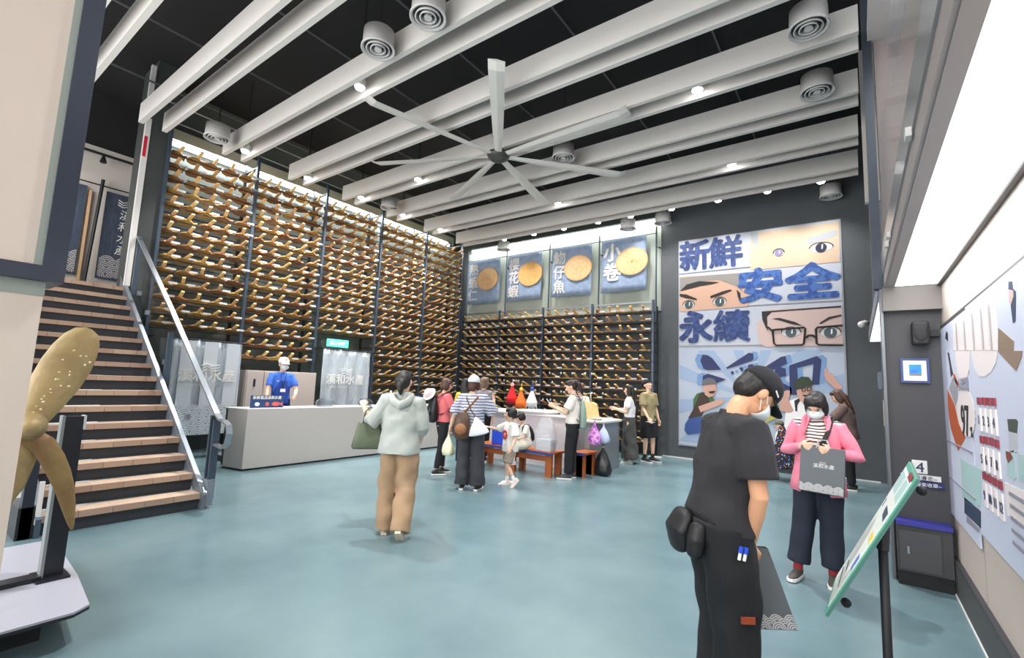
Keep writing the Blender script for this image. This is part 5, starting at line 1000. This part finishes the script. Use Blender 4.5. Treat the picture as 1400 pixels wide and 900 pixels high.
# 2 woman in tan trousers
TAN = cloth('tan_trousers', '9C8064', var=0.08); GRJ = cloth('grey_green_hooded_jacket', 'A3A8A3', bump=0.35)
K = person('woman from behind in pale grey hooded jacket and tan trousers, walking with a green handbag', (-3.84, 3.36), (-0.62, 0.78), H=1.63, hpitch=4, hyaw=12, vox=0.01, armL=((-0.55, -0.05, -0.85), (-0.45, 0.45, 0.6)), armR=((0.22, 0.05, -1), (-0.1, 0.75, -0.45)), handL=(-0.3, 0.5, 0.6), thumbL=(0.6, 0.4, 0.3), curlL=0.8,
           legL=((-0.04, 0.14, -1), (-0.02, 0.0, -1)), legR=((0.03, 0.0, -1), (-0.03, -0.42, -0.9)), shirt=dict(mat=GRJ, name='jacket', sleeve=1.35, hem=0.84, loose=0.048, flare=0.05, fold=0.012), pants=dict(mat=TAN, loose=0.04, flare=0.022, length=2.09, fold=0.014), hair='bun', shoes=(mat('shoe_beige', 'B7A895', 0.7), mat('sole_beige', 'C9BCA6', 0.6)))
T = K.T; v = MB()
v.tube([T(-0.1, 0.02, 1.46), T(-0.115, -0.07, 1.44), T(-0.07, -0.135, 1.385), T(0, -0.155, 1.35), T(0.07, -0.135, 1.385), T(0.115, -0.07, 1.44), T(0.1, 0.02, 1.46)], [0.028, 0.04, 0.045, 0.05, 0.045, 0.04, 0.028], 12, [0.02, 0.026, 0.03, 0.033, 0.03, 0.026, 0.02], round_=True); v.tube([T(0, 0, 1.4), T(0, -0.005, 1.5)], [0.085, 0.07], 16)
obj('hood', v, GRJ, K.root, True, remesh=0.01, smoothit=3)
S, e, w_, d, n, t_ = K.arms[-1]; OLV = mat('olive_leather', '4F5A44', 0.45, bump=0.15, bscale=40)
tb = thing('handbag', 'olive green leather tote hanging from the forearm of the woman in tan trousers', 'handbag', tuple(K.W(e+(w_-e)*0.55)))
c_ = e+(w_-e)*0.2+Vector((0.0, 0, 0.1)); m = MB(); ax = Vector((1, 0.25, 0)).normalized(); pp = Vector((ax.y, -ax.x, 0)); vs = []
for zz, a, b_ in ((-0.39, 0.155, 0.075), (-0.37, 0.165, 0.08), (-0.25, 0.14, 0.06), (-0.14, 0.115, 0.03), (-0.125, 0.11, 0.022)):
    for k in range(20):
        q = 2*math.pi*k/20; cc, ss = math.copysign(abs(math.cos(q))**0.5, math.cos(q)), math.copysign(abs(math.sin(q))**0.6, math.sin(q)); vs.append(c_+ax*(a*cc)+pp*(b_*ss)+Vector((0, 0, zz)))
m.add(vs, [(i*20+k, i*20+(k+1) % 20, (i+1)*20+(k+1) % 20, (i+1)*20+k) for i in range(4) for k in range(20)]+[tuple(range(19, -1, -1)), tuple(range(80, 100))]); obj('bag_body', soft(m, K.W), OLV, tb, smooth=True)
for sg in (1, -1):
    m = MB(); m.tube([c_+ax*-0.07+pp*0.02*sg+Vector((0, 0, -0.18)), c_+ax*-0.05+pp*0.015*sg+Vector((0, 0, -0.02)), c_+Vector((0, 0, 0.035)), c_+ax*0.05+pp*0.015*sg+Vector((0, 0, -0.02)), c_+ax*0.07+pp*0.02*sg+Vector((0, 0, -0.18))], 0.009, 6); obj('handle', soft(m, K.W), OLV, tb, smooth=True)
# 3 coral shirt woman
COR = cloth('coral_top', 'DE6E72')
K = person('woman in coral top and black trousers with a black backpack, facing the display', (-5.75, 5.95), (0.42, 0.9), H=1.58, hpitch=12, hyaw=25, armR=((0.2, 0.4, -0.85), (-0.2, 0.9, 0.1)), armL=((-0.2, 0.4, -0.85), (0.2, 0.9, 0.1)), legL=((-0.02, 0.14, -1), (0, 0.02, -1)), legR=((0.02, -0.12, -1), (0, -0.16, -1)),
           shirt=dict(mat=COR, sleeve=0.7, hem=0.93, loose=0.02), pants=dict(mat=BLKP, loose=0.006, length=1.92), hair='bob', hairm=HAIRN, shoes=(DKS, SOLE))
backpack(K, 'black backpack with shiny buckle on the back of the woman in coral', mat('pack_black', '16161A', 0.5), mat('pack_black2', '222228', 0.4), (-0.02, -0.2, 1.17), (0.155, 0.09, 0.19))
T = K.T; th_ = thing('sun_hat', 'white and pink sun hat hooked on top of the black backpack', 'hat', tuple(K.W(T(-0.06, -0.27, 1.42))))
m = MB(); M3 = Matrix.Rotation(0.9, 4, 'X') @ Matrix.Rotation(0.3, 4, 'Y'); m.ell(T(-0.06, -0.27, 1.42), (0.14, 0.13, 0.02), M=M3, nu=22).ell(T(-0.06, -0.29, 1.45), (0.08, 0.08, 0.07), M=M3); obj('hat', soft(m, K.W), mat('hat_white', 'ECDFE0', 0.85), th_, remesh=0.01, smoothit=2)
m = MB(); m.lathe((0, 0, 0), [(0.083, 0.0), (0.086, 0.02)], 20); m.v = [tuple(K.W(T(-0.06, -0.275, 1.425)+(M3 @ Vector(v_)))) for v_ in m.v]; obj('hat_band', m, mat('hat_pink', 'E79BA5', 0.8), th_, solid=0.003)
# 4 yellow top woman, 4b person behind
person('woman with long black hair in a yellow top, mostly hidden behind the striped top', (-5.95, 6.75), (-0.3, 0.95), H=1.6, hyaw=20, shirt=dict(mat=cloth('yellow_top', 'EDC02E'), sleeve=0.7, hem=0.88, loose=0.02), pants=dict(mat=BLKP), hair='long', shoes=(DKS, SOLE), armR=((0.3, 0.3, -0.9), (0.1, 0.9, 0.1)))
person('brown-haired person seen only as a head behind the woman in yellow', (-6.15, 7.5), (-0.2, 0.95), H=1.64, shirt=dict(mat=cloth('grey_top', '8D8A8C'), sleeve=0.7, hem=0.88), pants=dict(mat=BLKP), hair='bob', hairm=mat('hair_ash', '7A6455', 0.5), shoes=(DKS, SOLE))
# 5 striped top woman
STR = stripes('navy_stripe_cloth', '5C6484', 'C3C3CB', 24, 0.42)
K = person('woman in navy striped top and white cap with wide dark trousers, back to the camera', (-4.64, 5.42), (-0.42, 0.9), H=1.62, hpitch=2, hyaw=10, armR=((0.5, 0.35, -0.75), (-0.15, 0.6, 0.85)), handR=(-0.3, 0.3, 0.9), armL=((-0.45, 0.0, -0.9), (-0.28, 0.25, -0.85)), curlL=0.9, curlR=0.7,
           legL=((-0.06, 0.04, -1), (-0.02, -0.02, -1)), legR=((0.06, 0.04, -1), (0.03, 0.0, -1)), shirt=dict(mat=STR, sleeve=1.0, hem=0.9, loose=0.045, fold=0.009), pants=dict(mat=cloth('charcoal_wide_trousers', '34343A'), loose=0.03, flare=0.045, length=2.02, fold=0.01), hair='bob', hairm=HAIRN, cap=(False, False, mat('cap_pale', 'DDE1E6', 0.8)), shoes=(DKS, SOLE))
T = K.T; BRL = mat('brown_leather', '4B3323', 0.45, var=0.15, vscale=10, bump=0.2, bscale=40); TANL = mat('tan_strap', '8D5B36', 0.5)
t = backpack(K, 'brown leather bag with tan strap on the left hip of the striped-top woman', BRL, TANL, (-0.1, -0.2, 0.98), (0.135, 0.075, 0.17), straps=False, name='leather_backpack')
m = MB(); m.tube([T(-0.1, -0.17, 1.14), T(0.0, -0.165, 1.26), T(0.09, -0.13, 1.38), T(0.12, 0.0, 1.45), T(0.1, 0.12, 1.38)], 0.016, 6, 0.005); obj('shoulder_strap', soft(m, K.W), TANL, t)
def plastic(label, top, w_, h_, m_, name='plastic_bag', fill=None, knot=True):
    t = thing(name, label, 'bag', tuple(top)); m = MB(); rows = []; x, y, z = top
    for j, (f_, k_) in enumerate(((0.0, 0.08), (0.12, 0.16), (0.3, 0.5), (0.55, 0.85), (0.8, 1.0), (0.95, 0.85), (1.0, 0.4))):
        rows.append([(x+w_*k_*math.cos(a)*(1+0.1*math.sin(5*a+j)), y+w_*0.7*k_*math.sin(a)*(1+0.12*math.sin(4*a+j)), z-h_*f_) for a in [2*math.pi*q/20 for q in range(21)]])
    m.quadstrip(rows); n_ = len(m.v); m.add(rows[-1][:-1], [tuple(range(20))]); obj('bag_film', m, m_, t, smooth=True, solid=0.002)
    if fill: obj('contents', MB().ell((x, y, z-h_*0.72), (w_*0.75, w_*0.5, h_*0.22)), fill, t, smooth=True)
    obj('bag_knot', MB().tube([(x, y, z), (x, y, z+0.03)], 0.014, 8), m_, t); return t
w_ = K.arms[-1][2]+K.arms[-1][3]*0.11; PLY = mat('film_yellowish', 'E3E6C4', 0.35, alpha=0.85); PLW = mat('film_white', 'DFE0E4', 0.5)
plastic('pale yellow plastic bag held low in the left hand of the striped-top woman', tuple(K.W(w_)), 0.11, 0.33, PLY, fill=mat('bag_fill', 'D8CC74', 0.6))
t = thing('cloth_bag', 'white cloth bag slung behind the striped-top woman on her right', 'bag', tuple(K.W(T(0.15, -0.2, 0.98))))
m = MB(); m.tube([T(0.1, -0.17, 1.1), T(0.13, -0.19, 1.03), T(0.15, -0.2, 0.94), T(0.17, -0.2, 0.86)], [0.02, 0.07, 0.13, 0.17], 14, [0.012, 0.03, 0.04, 0.03], side=T(1, 0, 1)-T(0, 0, 1), round_=True); obj('pouch', soft(m, K.W), PLW, t, remesh=0.013, smoothit=2)
m = MB(); m.tube([T(0.1, -0.16, 1.1), T(0.02, -0.16, 1.2), T(-0.07, -0.13, 1.38), T(-0.1, 0.0, 1.45)], 0.008, 6); obj('strap', soft(m, K.W), BRL, t)
# 6 girl in white T-shirt
K = person('small girl in white T-shirt with red flower print and floral shorts, walking', (-4.42, 6.1), (-0.35, -0.93), H=1.16, child=True, hyaw=40, vox=0.01, armR=((0.65, 0.3, -0.35), (0.3, 0.85, 0.2)), armL=((-0.3, 0.1, -0.9), (-0.1, 0.5, -0.8)), legR=((0.03, -0.02, -1), (0, -0.02, -1)), legL=((-0.1, 0.38, -1), (-0.22, -0.42, -0.95)),
           shirt=dict(mat=cloth('white_tee', 'E8E2DC'), sleeve=0.85, hem=0.8, loose=0.04, flare=0.03), pants=dict(mat=dots('floral_shorts', '8E8478', ['B9AFA2', '5E5A52', 'A58B7C', '6F7A70'], 60), name='shorts', loose=0.03, length=0.95), hair='bowl', shoes=(mat('shoe_pink', 'E9CBC3', 0.7), SOLE), sock=(PAPER, 0.08))
T = K.T; m = MB(); c_ = T(0.0, 0.155, 1.18)
for q in range(8):
    a = 2*math.pi*q/8; m.ell(c_+Vector((0.05*math.cos(a), 0, 0.055*math.sin(a))), (0.024, 0.006, 0.024), nu=8, nv=4)
obj('flower_print', m, mat('flower_red', 'B52A48', 0.7), K.root, True); m = MB(); m.ell(c_+Vector((0, 0.003, 0)), (0.026, 0.008, 0.026), nu=10, nv=5); obj('flower_centre', m, mat('flower_gold', 'D9A23A', 0.7), K.root, True)
# 7 seated child
K = person('child in white T-shirt with black backpack sitting on the bench', (-4.8, 7.12), (-0.5, -0.86), H=1.12, child=True, lean=12, hpitch=18, hyaw=15, pz=0.5, vox=0.01, armR=((0.2, 0.35, -0.8), (-0.25, 0.4, 0.8)), armL=((-0.2, 0.35, -0.9), (0.25, 0.8, -0.2)), legR=((0.1, 1, -0.1), (0.0, 0.05, -1)), legL=((-0.12, 1, -0.1), (-0.02, 0.15, -1)),
           shirt=dict(mat=cloth('white_tee', ''), sleeve=0.7, hem=0.9, loose=0.025), pants=dict(mat=cloth('cream_shorts', 'D8D3C0'), name='shorts', loose=0.03, length=0.95), hair='bowl', shoes=(WSH, SOLE), sock=(PAPER, 0.09))
backpack(K, 'small black backpack worn by the child sitting on the bench', mat('pack_black', ''), mat('pack_black2', ''), (0, -0.17, 1.18), (0.13, 0.07, 0.17), pocket=False)
# 8 woman with phone, ponytail
K = person('woman in cream T-shirt and black trousers with ponytail looking at her phone', (-3.97, 7.3), (-0.93, -0.38), H=1.64, hpitch=22, hyaw=0, armR=((0.15, 0.35, -0.85), (0.05, 0.85, 0.35)), armL=((-0.1, 0.4, -0.85), (0.15, 0.85, 0.4)), curlR=0.6, curlL=0.6, thumbR=(0, 0, 1), thumbL=(0, 0, 1), legR=((0.02, 0.03, -1), (0, 0.0, -1)), legL=((-0.04, 0.12, -1), (0, 0.04, -1)),
           shirt=dict(mat=cloth('cream_tee', 'E3DAD2'), sleeve=0.7, hem=0.95, loose=0.03), pants=dict(mat=BLKP, loose=0.022, waist=1.04), hair='ponytail', hairm=mat('hair_dark_brown', '2C1E1A', 0.45), shoes=(mat('shoe_darkgrey', '3A3A3E', 0.6), SOLE))
w_ = (K.arms[1][2]+K.arms[-1][2])/2+(K.arms[1][3]+K.arms[-1][3])*0.06; t = thing('smartphone', 'dark phone held up by the ponytailed woman in the cream T-shirt', 'phone', tuple(K.W(w_))); m = MB().box(-0.037, 0.037, -0.005, 0.005, -0.07, 0.07, Matrix.Translation(w_+Vector((0, 0.02, 0.03))) @ Matrix.Rotation(-0.7, 4, 'X')); obj('case', soft(m, K.W), INK, t)
m = MB().box(-0.033, 0.033, -0.0065, -0.005, -0.065, 0.065, Matrix.Translation(w_+Vector((0, 0.02, 0.03))) @ Matrix.Rotation(-0.7, 4, 'X')); obj('screen', soft(m, K.W), mat('screen_glow', 'AFC3D8', 0.2, emit=0.6), t)
backpack(K, 'flat sage green drawstring backpack on the ponytailed woman', cloth('sage_bag', '8FA39A'), mat('cord_black', '26282A', 0.6), (0, -0.17, 1.12), (0.14, 0.06, 0.22), pocket=False)
for (dx, dz, h_, lab, mm_) in ((0.0, 0.85, 0.38, 'bright purple and pink bag hanging beside the ponytailed woman', mat('film_purple', 'B352C4', 0.5, h2='E7A6D8', vscale=16, sharp=True)), (0.16, 0.8, 0.3, 'pale blue plastic bag hanging behind the purple bag', mat('film_blue', 'B9C6E0', 0.5))):
    plastic(lab, (-3.72+dx*0.6, 7.62+dx, dz+0.1), 0.12, h_, mm_)
plastic('large black rubbish bag standing against the steel island end', (-3.73, 8.0, 0.52), 0.17, 0.52, mat('film_black', '1D2021', 0.3), name='black_bag')
# 9 staff behind island
K = person('person in white shirt and dark cap behind the island counter, head lowered', (-5.25, 10.0), (0.25, -0.95), H=1.56, hpitch=18, lean=8, armR=((0.2, 0.4, -0.8), (-0.3, 0.8, 0.2)), armL=((-0.2, 0.4, -0.8), (0.3, 0.8, 0.2)), shirt=dict(mat=cloth('white_shirt', 'E8E6E6'), sleeve=1.6, hem=0.86, loose=0.02), pants=dict(mat=BLKP), hair='bob', cap=(False, False, cloth('cap_grey', '4A4642')), shoes=(DKS, INK))
t = thing('tote_bag', 'pale yellow tote bag standing on the steel island top', 'bag', (-4.35, 8.6, 0.93)); obj('bag_body', MB().prism([(-4.56, 0.93), (-4.14, 0.93), (-4.2, 1.22), (-4.27, 1.25), (-4.43, 1.25), (-4.5, 1.22)], 'Y', 8.55, 8.68), mat('tote_yellow', 'E3C27E', 0.7, h2='EBD4A2', vscale=12), t, bevel=0.015)
obj('handle', MB().tube([(-4.42, 8.6, 1.24), (-4.4, 8.6, 1.42), (-4.3, 8.6, 1.44), (-4.28, 8.6, 1.24)], 0.01, 6), mat('tote_yellow', ''), t, smooth=True)
tag(obj('dish', MB().lathe((-4.1, 8.5, 0.93), [(0.001, 0.004), (0.08, 0.004), (0.11, 0.035), (0.12, 0.035)], 18), WHT, solid=0.004), 'white dish on the steel end of the island', 'dish')
# 10 skirt woman, 11 khaki man
K = person('woman in white top and long dark skirt standing beside the steel island', (-3.93, 9.7), (-0.95, -0.3), H=1.6, hpitch=4, armR=((0.15, 0.2, -0.9), (0, 0.85, 0.2)), armL=((-0.15, 0.2, -0.9), (0, 0.85, 0.25)), curlR=0.6, shirt=dict(mat=cloth('white_top', 'E9E7EA'), sleeve=0.6, hem=1.0, loose=0.02), pants=dict(mat=cloth('dark_skirt', '4A4A48'), kind='skirt', hem=0.1, waist=1.06, name='skirt', fold=0.014), hair='long', shoes=(WSH, SOLE))
K = person('man in khaki T-shirt, black shorts and cap looking up to the right', (-3.72, 10.25), (0.75, -0.25), H=1.74, hpitch=-22, hyaw=0, female=False, armR=((0.15, 0.1, -1), (0.05, 0.55, -0.7)), armL=((-0.15, 0.1, -1), (0, 0.3, -0.9)), legL=((-0.03, 0.1, -1), (0, 0.0, -1)), shirt=dict(mat=cloth('khaki_tee', '9C8E68'), sleeve=0.8, hem=0.84, loose=0.03), pants=dict(mat=BLKP, name='shorts', length=0.98, loose=0.035), hair='short', cap=(False, True, BLK), shoes=(DKS, SOLE), sock=(INK, 0.06))
w_ = K.arms[1][2]+K.arms[1][3]*0.1; m = MB().box(-0.04, 0.04, -0.1, 0.1, -0.002, 0.002, Matrix.Translation(w_)); tag(obj('leaflet', soft(m, K.W), PAPER), 'folded white leaflet in the hand of the man in khaki', 'leaflet')
# 14 brown person with stroller, 15 child in it
K = person('brown-haired person in a brown shirt bending over the pushchair, behind the pink cardigan', (-0.14, 10.15), (-1, 0.05), H=1.68, lean=8, hpitch=24, armR=((0.1, 0.5, -0.6), (-0.05, 0.95, -0.15)), armL=((-0.1, 0.5, -0.6), (0.05, 0.95, -0.15)), shirt=dict(mat=cloth('brown_shirt', '6A5650'), sleeve=0.8, hem=0.84, loose=0.03), pants=dict(mat=BLKP), hair='long', hairm=HAIRN, shoes=(DKS, SOLE))
st_ = thing('pushchair', 'dark pushchair with a colourful spotted cloth hung from its handle', 'pushchair', (-1.15, 10.2, 0)); FRM = mat('frame_black', '1B1C20', 0.4)
for y in (9.95, 10.45):
    obj('side_frame', MB().tube([(-0.88, y, 1.0), (-1.05, y, 0.72), (-1.25, y, 0.4), (-1.42, y, 0.12)], 0.014, 8).tube([(-0.75, y, 0.1), (-1.0, y, 0.45), (-1.2, y, 0.75)], 0.014, 8), FRM, st_)
    for x in (-1.43, -0.74): wl = obj('wheel', MB().tube([(x, y-0.025, 0.095), (x, y+0.025, 0.095)], 0.095, n=18), mat('tyre', '232326', 0.6), st_); obj('wheel_hub', MB().tube([(x, y-0.03, 0.095), (x, y+0.03, 0.095)], 0.045, n=12), mat('hub_grey', '9FA0A4', 0.4), wl)
obj('handle_bar', MB().tube([(-0.95, 9.93, 0.98), (-0.86, 9.95, 1.01), (-0.86, 10.45, 1.01), (-0.95, 10.47, 0.98)], 0.02, 8), FRM, st_, smooth=True)
obj('seat', MB().prism([(-1.35, 0.38), (-1.0, 0.42), (-0.88, 0.85), (-0.93, 0.87), (-1.06, 0.48), (-1.36, 0.44)], 'Y', 10.0, 10.4), FRM, st_); obj('foot_rest', MB().box(-1.48, -1.36, 10.02, 10.38, 0.2, 0.23), FRM, st_)
obj('basket', MB().box(-1.25, -0.85, 10.0, 10.4, 0.16, 0.3), FRM, st_)
m = MB(); m.tube([(-1.12, 9.9, 0.98), (-1.12, 9.89, 0.8), (-1.13, 9.88, 0.55), (-1.13, 9.88, 0.28)], [0.05, 0.1, 0.14, 0.16], 14, [0.03, 0.045, 0.05, 0.04], side=(1, 0, 0), round_=True)
tag(obj('spotted_cloth', m, dots('spotted', '1C2230', ['C8433C', 'D9D6C8', '4A6FC0', 'D88A3A', '7F4FA0'], 30), remesh=0.014, smoothit=2), 'black cloth with colourful spots hanging from the pushchair handle', 'cloth')
person('small child in white sitting in the pushchair in front of the mural', (-1.2, 10.2), (-1, -0.3), H=0.95, child=True, pz=0.58, vox=0.01, legR=((0.1, 1, -0.2), (0, 0.2, -1)), legL=((-0.1, 1, -0.2), (0, 0.2, -1)), shirt=dict(mat=cloth('white_tee', ''), sleeve=0.8, hem=0.9, loose=0.02), pants=dict(mat=mat('blue_white', '3C5FB5', 0.8), length=1.5), hair='short', cap=(False, False, cloth('cap_olive', '5C5B4C')), shoes=(WSH, SOLE))
# 13 woman in pink cardigan
PNK = cloth('pink_cardigan', 'F08AA0'); TEE = stripes('striped_tee', 'E8E1DC', '4A2F35', 34, 0.62, axis='Z')
K = person('woman in pink cardigan and white mask looking down into a grey paper bag', (-0.3, 5.02), (-0.12, -1), H=1.6, lean=4, roll=-2.5, hpitch=34, hyaw=4, vox=0.01, mask=True, armR=((0.34, -0.05, -0.85), (-0.55, 0.7, 0.25)), armL=((-0.42, -0.05, -0.85), (0.6, 0.7, 0.2)), handR=(-0.75, 0.5, 0.1), handL=(0.75, 0.5, 0.1), thumbR=(0, 0.2, 1), thumbL=(0, 0.2, 1), curlR=0.75, curlL=0.75,
           legR=((0.09, 0.06, -1), (0.12, 0.1, -1)), legL=((0.0, -0.02, -1), (0.0, -0.04, -1)), shirt=dict(mat=TEE, sleeve=0.3, hem=0.93, loose=0.006, name='striped_top', fold=0.002), pants=dict(mat=cloth('navy_jeans', '1F2634'), loose=0.028, flare=0.02, length=1.86), hair='bob', shoes=(mat('shoe_greybrown', '4B4444', 0.6), SOLE), sock=(mat('sock_red', 'A23238', 0.8), 0.1))
# cardigan: open front shell lofted over the torso, plus sleeves
T = K.T; s = K.s; rows = []
for z, rx, ry, gap in ((0.78, 0.225, 0.165, 0.55), (0.88, 0.21, 0.155, 0.52), (1.0, 0.19, 0.14, 0.5), (1.12, 0.18, 0.135, 0.48), (1.25, 0.185, 0.138, 0.5), (1.34, 0.185, 0.125, 0.46), (1.4, 0.145, 0.1, 0.5), (1.44, 0.1, 0.08, 0.6), (1.465, 0.078, 0.072, 0.65)):
    rows.append([T(rx*math.sin(a)*(1+0.02*math.sin(9*a)), -ry*math.cos(a)*(1+0.03*math.sin(7*a+z*9)), z) for a in [-(math.pi-gap)+2*(math.pi-gap)*i/34 for i in range(35)]])
obj('cardigan', MB().quadstrip(rows), PNK, K.root, True, smooth=True, solid=0.008)
for sg in (1, -1):
    S, e, w_ = K.arms[sg][:3]; m = MB(); m.tube([T(0.08*sg, 0, 1.38), S+Vector((0, 0, 0.005)), S+(e-S)*0.5, e, e+(w_-e)*0.5, e+(w_-e)*0.95], [0.062, 0.066, 0.058, 0.056, 0.047, 0.036], 14, round_=True); o = obj('cardigan_sleeve', m, PNK, K.root, True, remesh=0.011, smoothit=2); fold(o, 0.006, 40, 1.0)
m = MB()
for sg in (1, -1):
    m = MB(); m.tube([T(0.085*sg, 0.0, 1.475), T(0.095*sg, 0.06, 1.44), T(0.1*sg, 0.112, 1.37), T(0.09*sg, 0.132, 1.3)], [0.02, 0.03, 0.026, 0.01], 8, [0.008, 0.01, 0.01, 0.006]); obj('lapel', m, PNK, K.root, True, smooth=True)

t = thing('crossbody_strap', 'black shoulder strap crossing the pink cardigan', 'strap', tuple(K.W(T(-0.08, 0.1, 1.3)))); m = MB(); m.tube([T(-0.11, -0.1, 1.4), T(-0.11, 0.01, 1.475), T(-0.1, 0.13, 1.36), T(-0.06, 0.158, 1.25), T(-0.0, 0.165, 1.12)], 0.018, 8, 0.004, side=T(1, 0, 1)-T(0, 0, 1)); obj('webbing', soft(m, K.W), INK, t)
GB = mat('paper_grey', '5E6266', 0.7); WV = mat('wave_light', 'C9C8C6', 0.75)
def paper_bag(label, org, right, up, w_, h_, d_, wrows=3, lettered=True, handle=True, name='paper_bag', flip=1):
    """gusseted bag; org lower-left of the front face"""
    t = thing(name, label, 'bag', tuple(org)); right = Vector(right).normalized(); up = Vector(up).normalized(); n_ = right.cross(up); o = Vector(org)
    m = MB(); vs = [o, o+right*w_, o+right*w_+up*h_-n_*d_*0.3, o+up*h_-n_*d_*0.3, o-n_*d_, o+right*w_-n_*d_, o+right*w_+up*h_-n_*d_*0.6, o+up*h_-n_*d_*0.6]
    m.add(vs, [(0, 1, 2, 3), (5, 4, 7, 6), (4, 0, 3, 7), (1, 5, 6, 2), (4, 5, 1, 0)]); obj('bag_body', m, GB, t, solid=0.002)
    tilt = (up*h_-n_*d_*0.3).normalized(); fn = right.cross(tilt)
    waves('wave_print', o+fn*0.002+right*0.002+tilt*0.004, right, tilt, w_-0.004, wrows, 0.034, WV, mat('wave_grey', '74787B', 0.7), t)
    if lettered:
        txt('溪和水產', o+tilt*h_*0.55+right*w_*0.3+fn*0.003, right, tilt, w_*0.12, WV, t, weight=0.0006, depth=0.001)
        lg = MB(); b_ = o+tilt*h_*0.66+right*w_*0.44+fn*0.003
        for q in range(2): lg.tube([b_-tilt*0.012*q, b_+right*0.015+tilt*(0.006-0.012*q), b_+right*0.03+tilt*(-0.012*q), b_+right*0.045+tilt*(0.006-0.012*q)], 0.0025, n=4)
        obj('fish_emblem', lg, WV, t)
    if handle:
        for dd in (0.3, 0.6):
            m = MB(); b_ = o+tilt*h_-n_*0.0; c0 = o+up*h_-n_*d_*dd; m.tube([c0+right*w_*0.35-up*0.01, c0+right*w_*0.4+up*0.06, c0+right*w_*0.6+up*0.06, c0+right*w_*0.65-up*0.01], 0.004, 6); obj('handle', m, WV, t)
    return t
rgt = Vector((0.995, 0.1, 0))
paper_bag('grey paper bag with white waves and lettering held by the woman in pink', K.W((0.09, 0.3, 0.79)), (0.99, -0.06, -0.03), (0.05, 0.12, 1), 0.31, 0.37, 0.1, wrows=3)
t = thing('spectacles', 'thin spectacles worn by the woman in pink above her mask', 'spectacles', tuple(K.W(K.Hd(0, 0.1, 1.6)))); m = MB()
for sg in (1, -1):
    m.tube([K.Hd(0.032*sg+0.023*math.cos(a), 0.106, 1.603+0.016*math.sin(a)) for a in [2*math.pi*q/12 for q in range(13)]], 0.0014, 4)
    m.tube([K.Hd(0.055*sg, 0.104, 1.607), K.Hd(0.08*sg, 0.0, 1.61)], 0.0014, 4)
obj('wire_frame', soft(m, K.W), CHROME, t)
# 12 man in black, foreground
DKT = mat('black_tee', '2B2A2E', 0.9, bump=0.25, bscale=7, var=0.06); DKN = mat('black_work_trousers', '131519', 0.85, bump=0.25, bscale=9)
K = person('man in black T-shirt, cap and mask in the foreground, looking down with hand in pocket', (-0.555, 2.5), (0.8, 0.6), H=1.72, lean=9, hpitch=44, hyaw=-6, vox=0.008, mask=True, female=False, torso_w=1.02, armR=((0.14, 0.05, -1), (-0.42, 0.02, -1)), handR=(-0.2, 0.1, -1), curlR=0.5, armL=((-0.14, 0.1, -1), (0.0, 0.35, -0.9)), curlL=0.9,
           legR=((0.03, 0.06, -1), (0, -0.1, -1)), legL=((-0.03, 0.12, -1), (0, -0.08, -1)), shirt=dict(mat=DKT, sleeve=0.72, hem=0.92, loose=0.035, fold=0.009), pants=dict(mat=DKN, loose=0.045, fold=0.009), hair='short', cap=(True, False, mat('cap_black', '17181C', 0.85, bump=0.2, bscale=60)), shoes=(DKS, INK), skin=mat('skin_man', 'D9A17C', 0.5, var=0.04, vscale=6))
T = K.T
t = thing('waist_pouch', 'black waist pouch on the back of the belt of the man in black', 'pouch', tuple(K.W(T(-0.02, -0.2, 0.93)))); m = MB(); m.tube([T(-0.02, -0.165, 0.8), T(-0.02, -0.18, 0.87), T(-0.02, -0.165, 0.93)], [0.085, 0.095, 0.085], 14, [0.04, 0.055, 0.04], side=T(1, 0, 1)-T(0, 0, 1), round_=True); obj('main_pouch', soft(m, K.W), mat('pouch_black', '121316', 0.5, bump=0.2, bscale=30), t, remesh=0.009, smoothit=2)
m = MB(); m.tube([T(0.09, -0.135, 0.8), T(0.095, -0.14, 0.86), T(0.09, -0.135, 0.91)], [0.04, 0.045, 0.04], 10, [0.03, 0.035, 0.03], round_=True); obj('side_pouch', soft(m, K.W), mat('pouch_black', ''), t, remesh=0.009, smoothit=2)
m = MB(); m.tube([T(0.19*math.cos(a), 0.14*math.sin(a), 0.955) for a in [2*math.pi*q/28 for q in range(29)]], 0.02, 8, 0.005, side=(0, 0, 1)); obj('belt', soft(m, K.W), mat('pouch_black', ''), t)
t = thing('pen_clip', 'blue topped pens clipped at the hip pocket of the man in black', 'pens', tuple(K.W(T(0.19, -0.03, 0.92)))); 
for q in range(2): m = MB(); m.tube([T(0.215, 0.0+0.022*q, 0.84), T(0.218, 0.0+0.022*q, 0.87)], 0.007, 8); obj('pen', soft(m, K.W), PAPER, t); m = MB(); m.tube([T(0.218, 0.0+0.022*q, 0.87), T(0.22, 0.0+0.022*q, 0.895)], 0.009, 8); obj('pen_cap', soft(m, K.W), mat('pen_blue', '2A4FD0', 0.4), t)
m = MB(); kp = K.legs[1][1]; c_ = kp+(K.legs[1][0]-kp)*0.28+Vector((0.122, 0.0, 0)); m.box(c_.x-0.003, c_.x+0.004, c_.y-0.03, c_.y+0.03, c_.z-0.014, c_.z+0.014); obj('leather_patch', m, mat('patch_brown', '8A3B1E', 0.6), K.root, True)
pb_ = Vector((-0.33, 2.62, 0.5)); fwd = K.D((0, 1, 0))
paper_bag('dark grey paper bag with wave print hanging beside the man in black', pb_-fwd*0.2, tuple(fwd), (fwd.x*-0.34, fwd.y*-0.34, 1), 0.29, 0.37, 0.09, wrows=3, lettered=False, name='paper_bag')
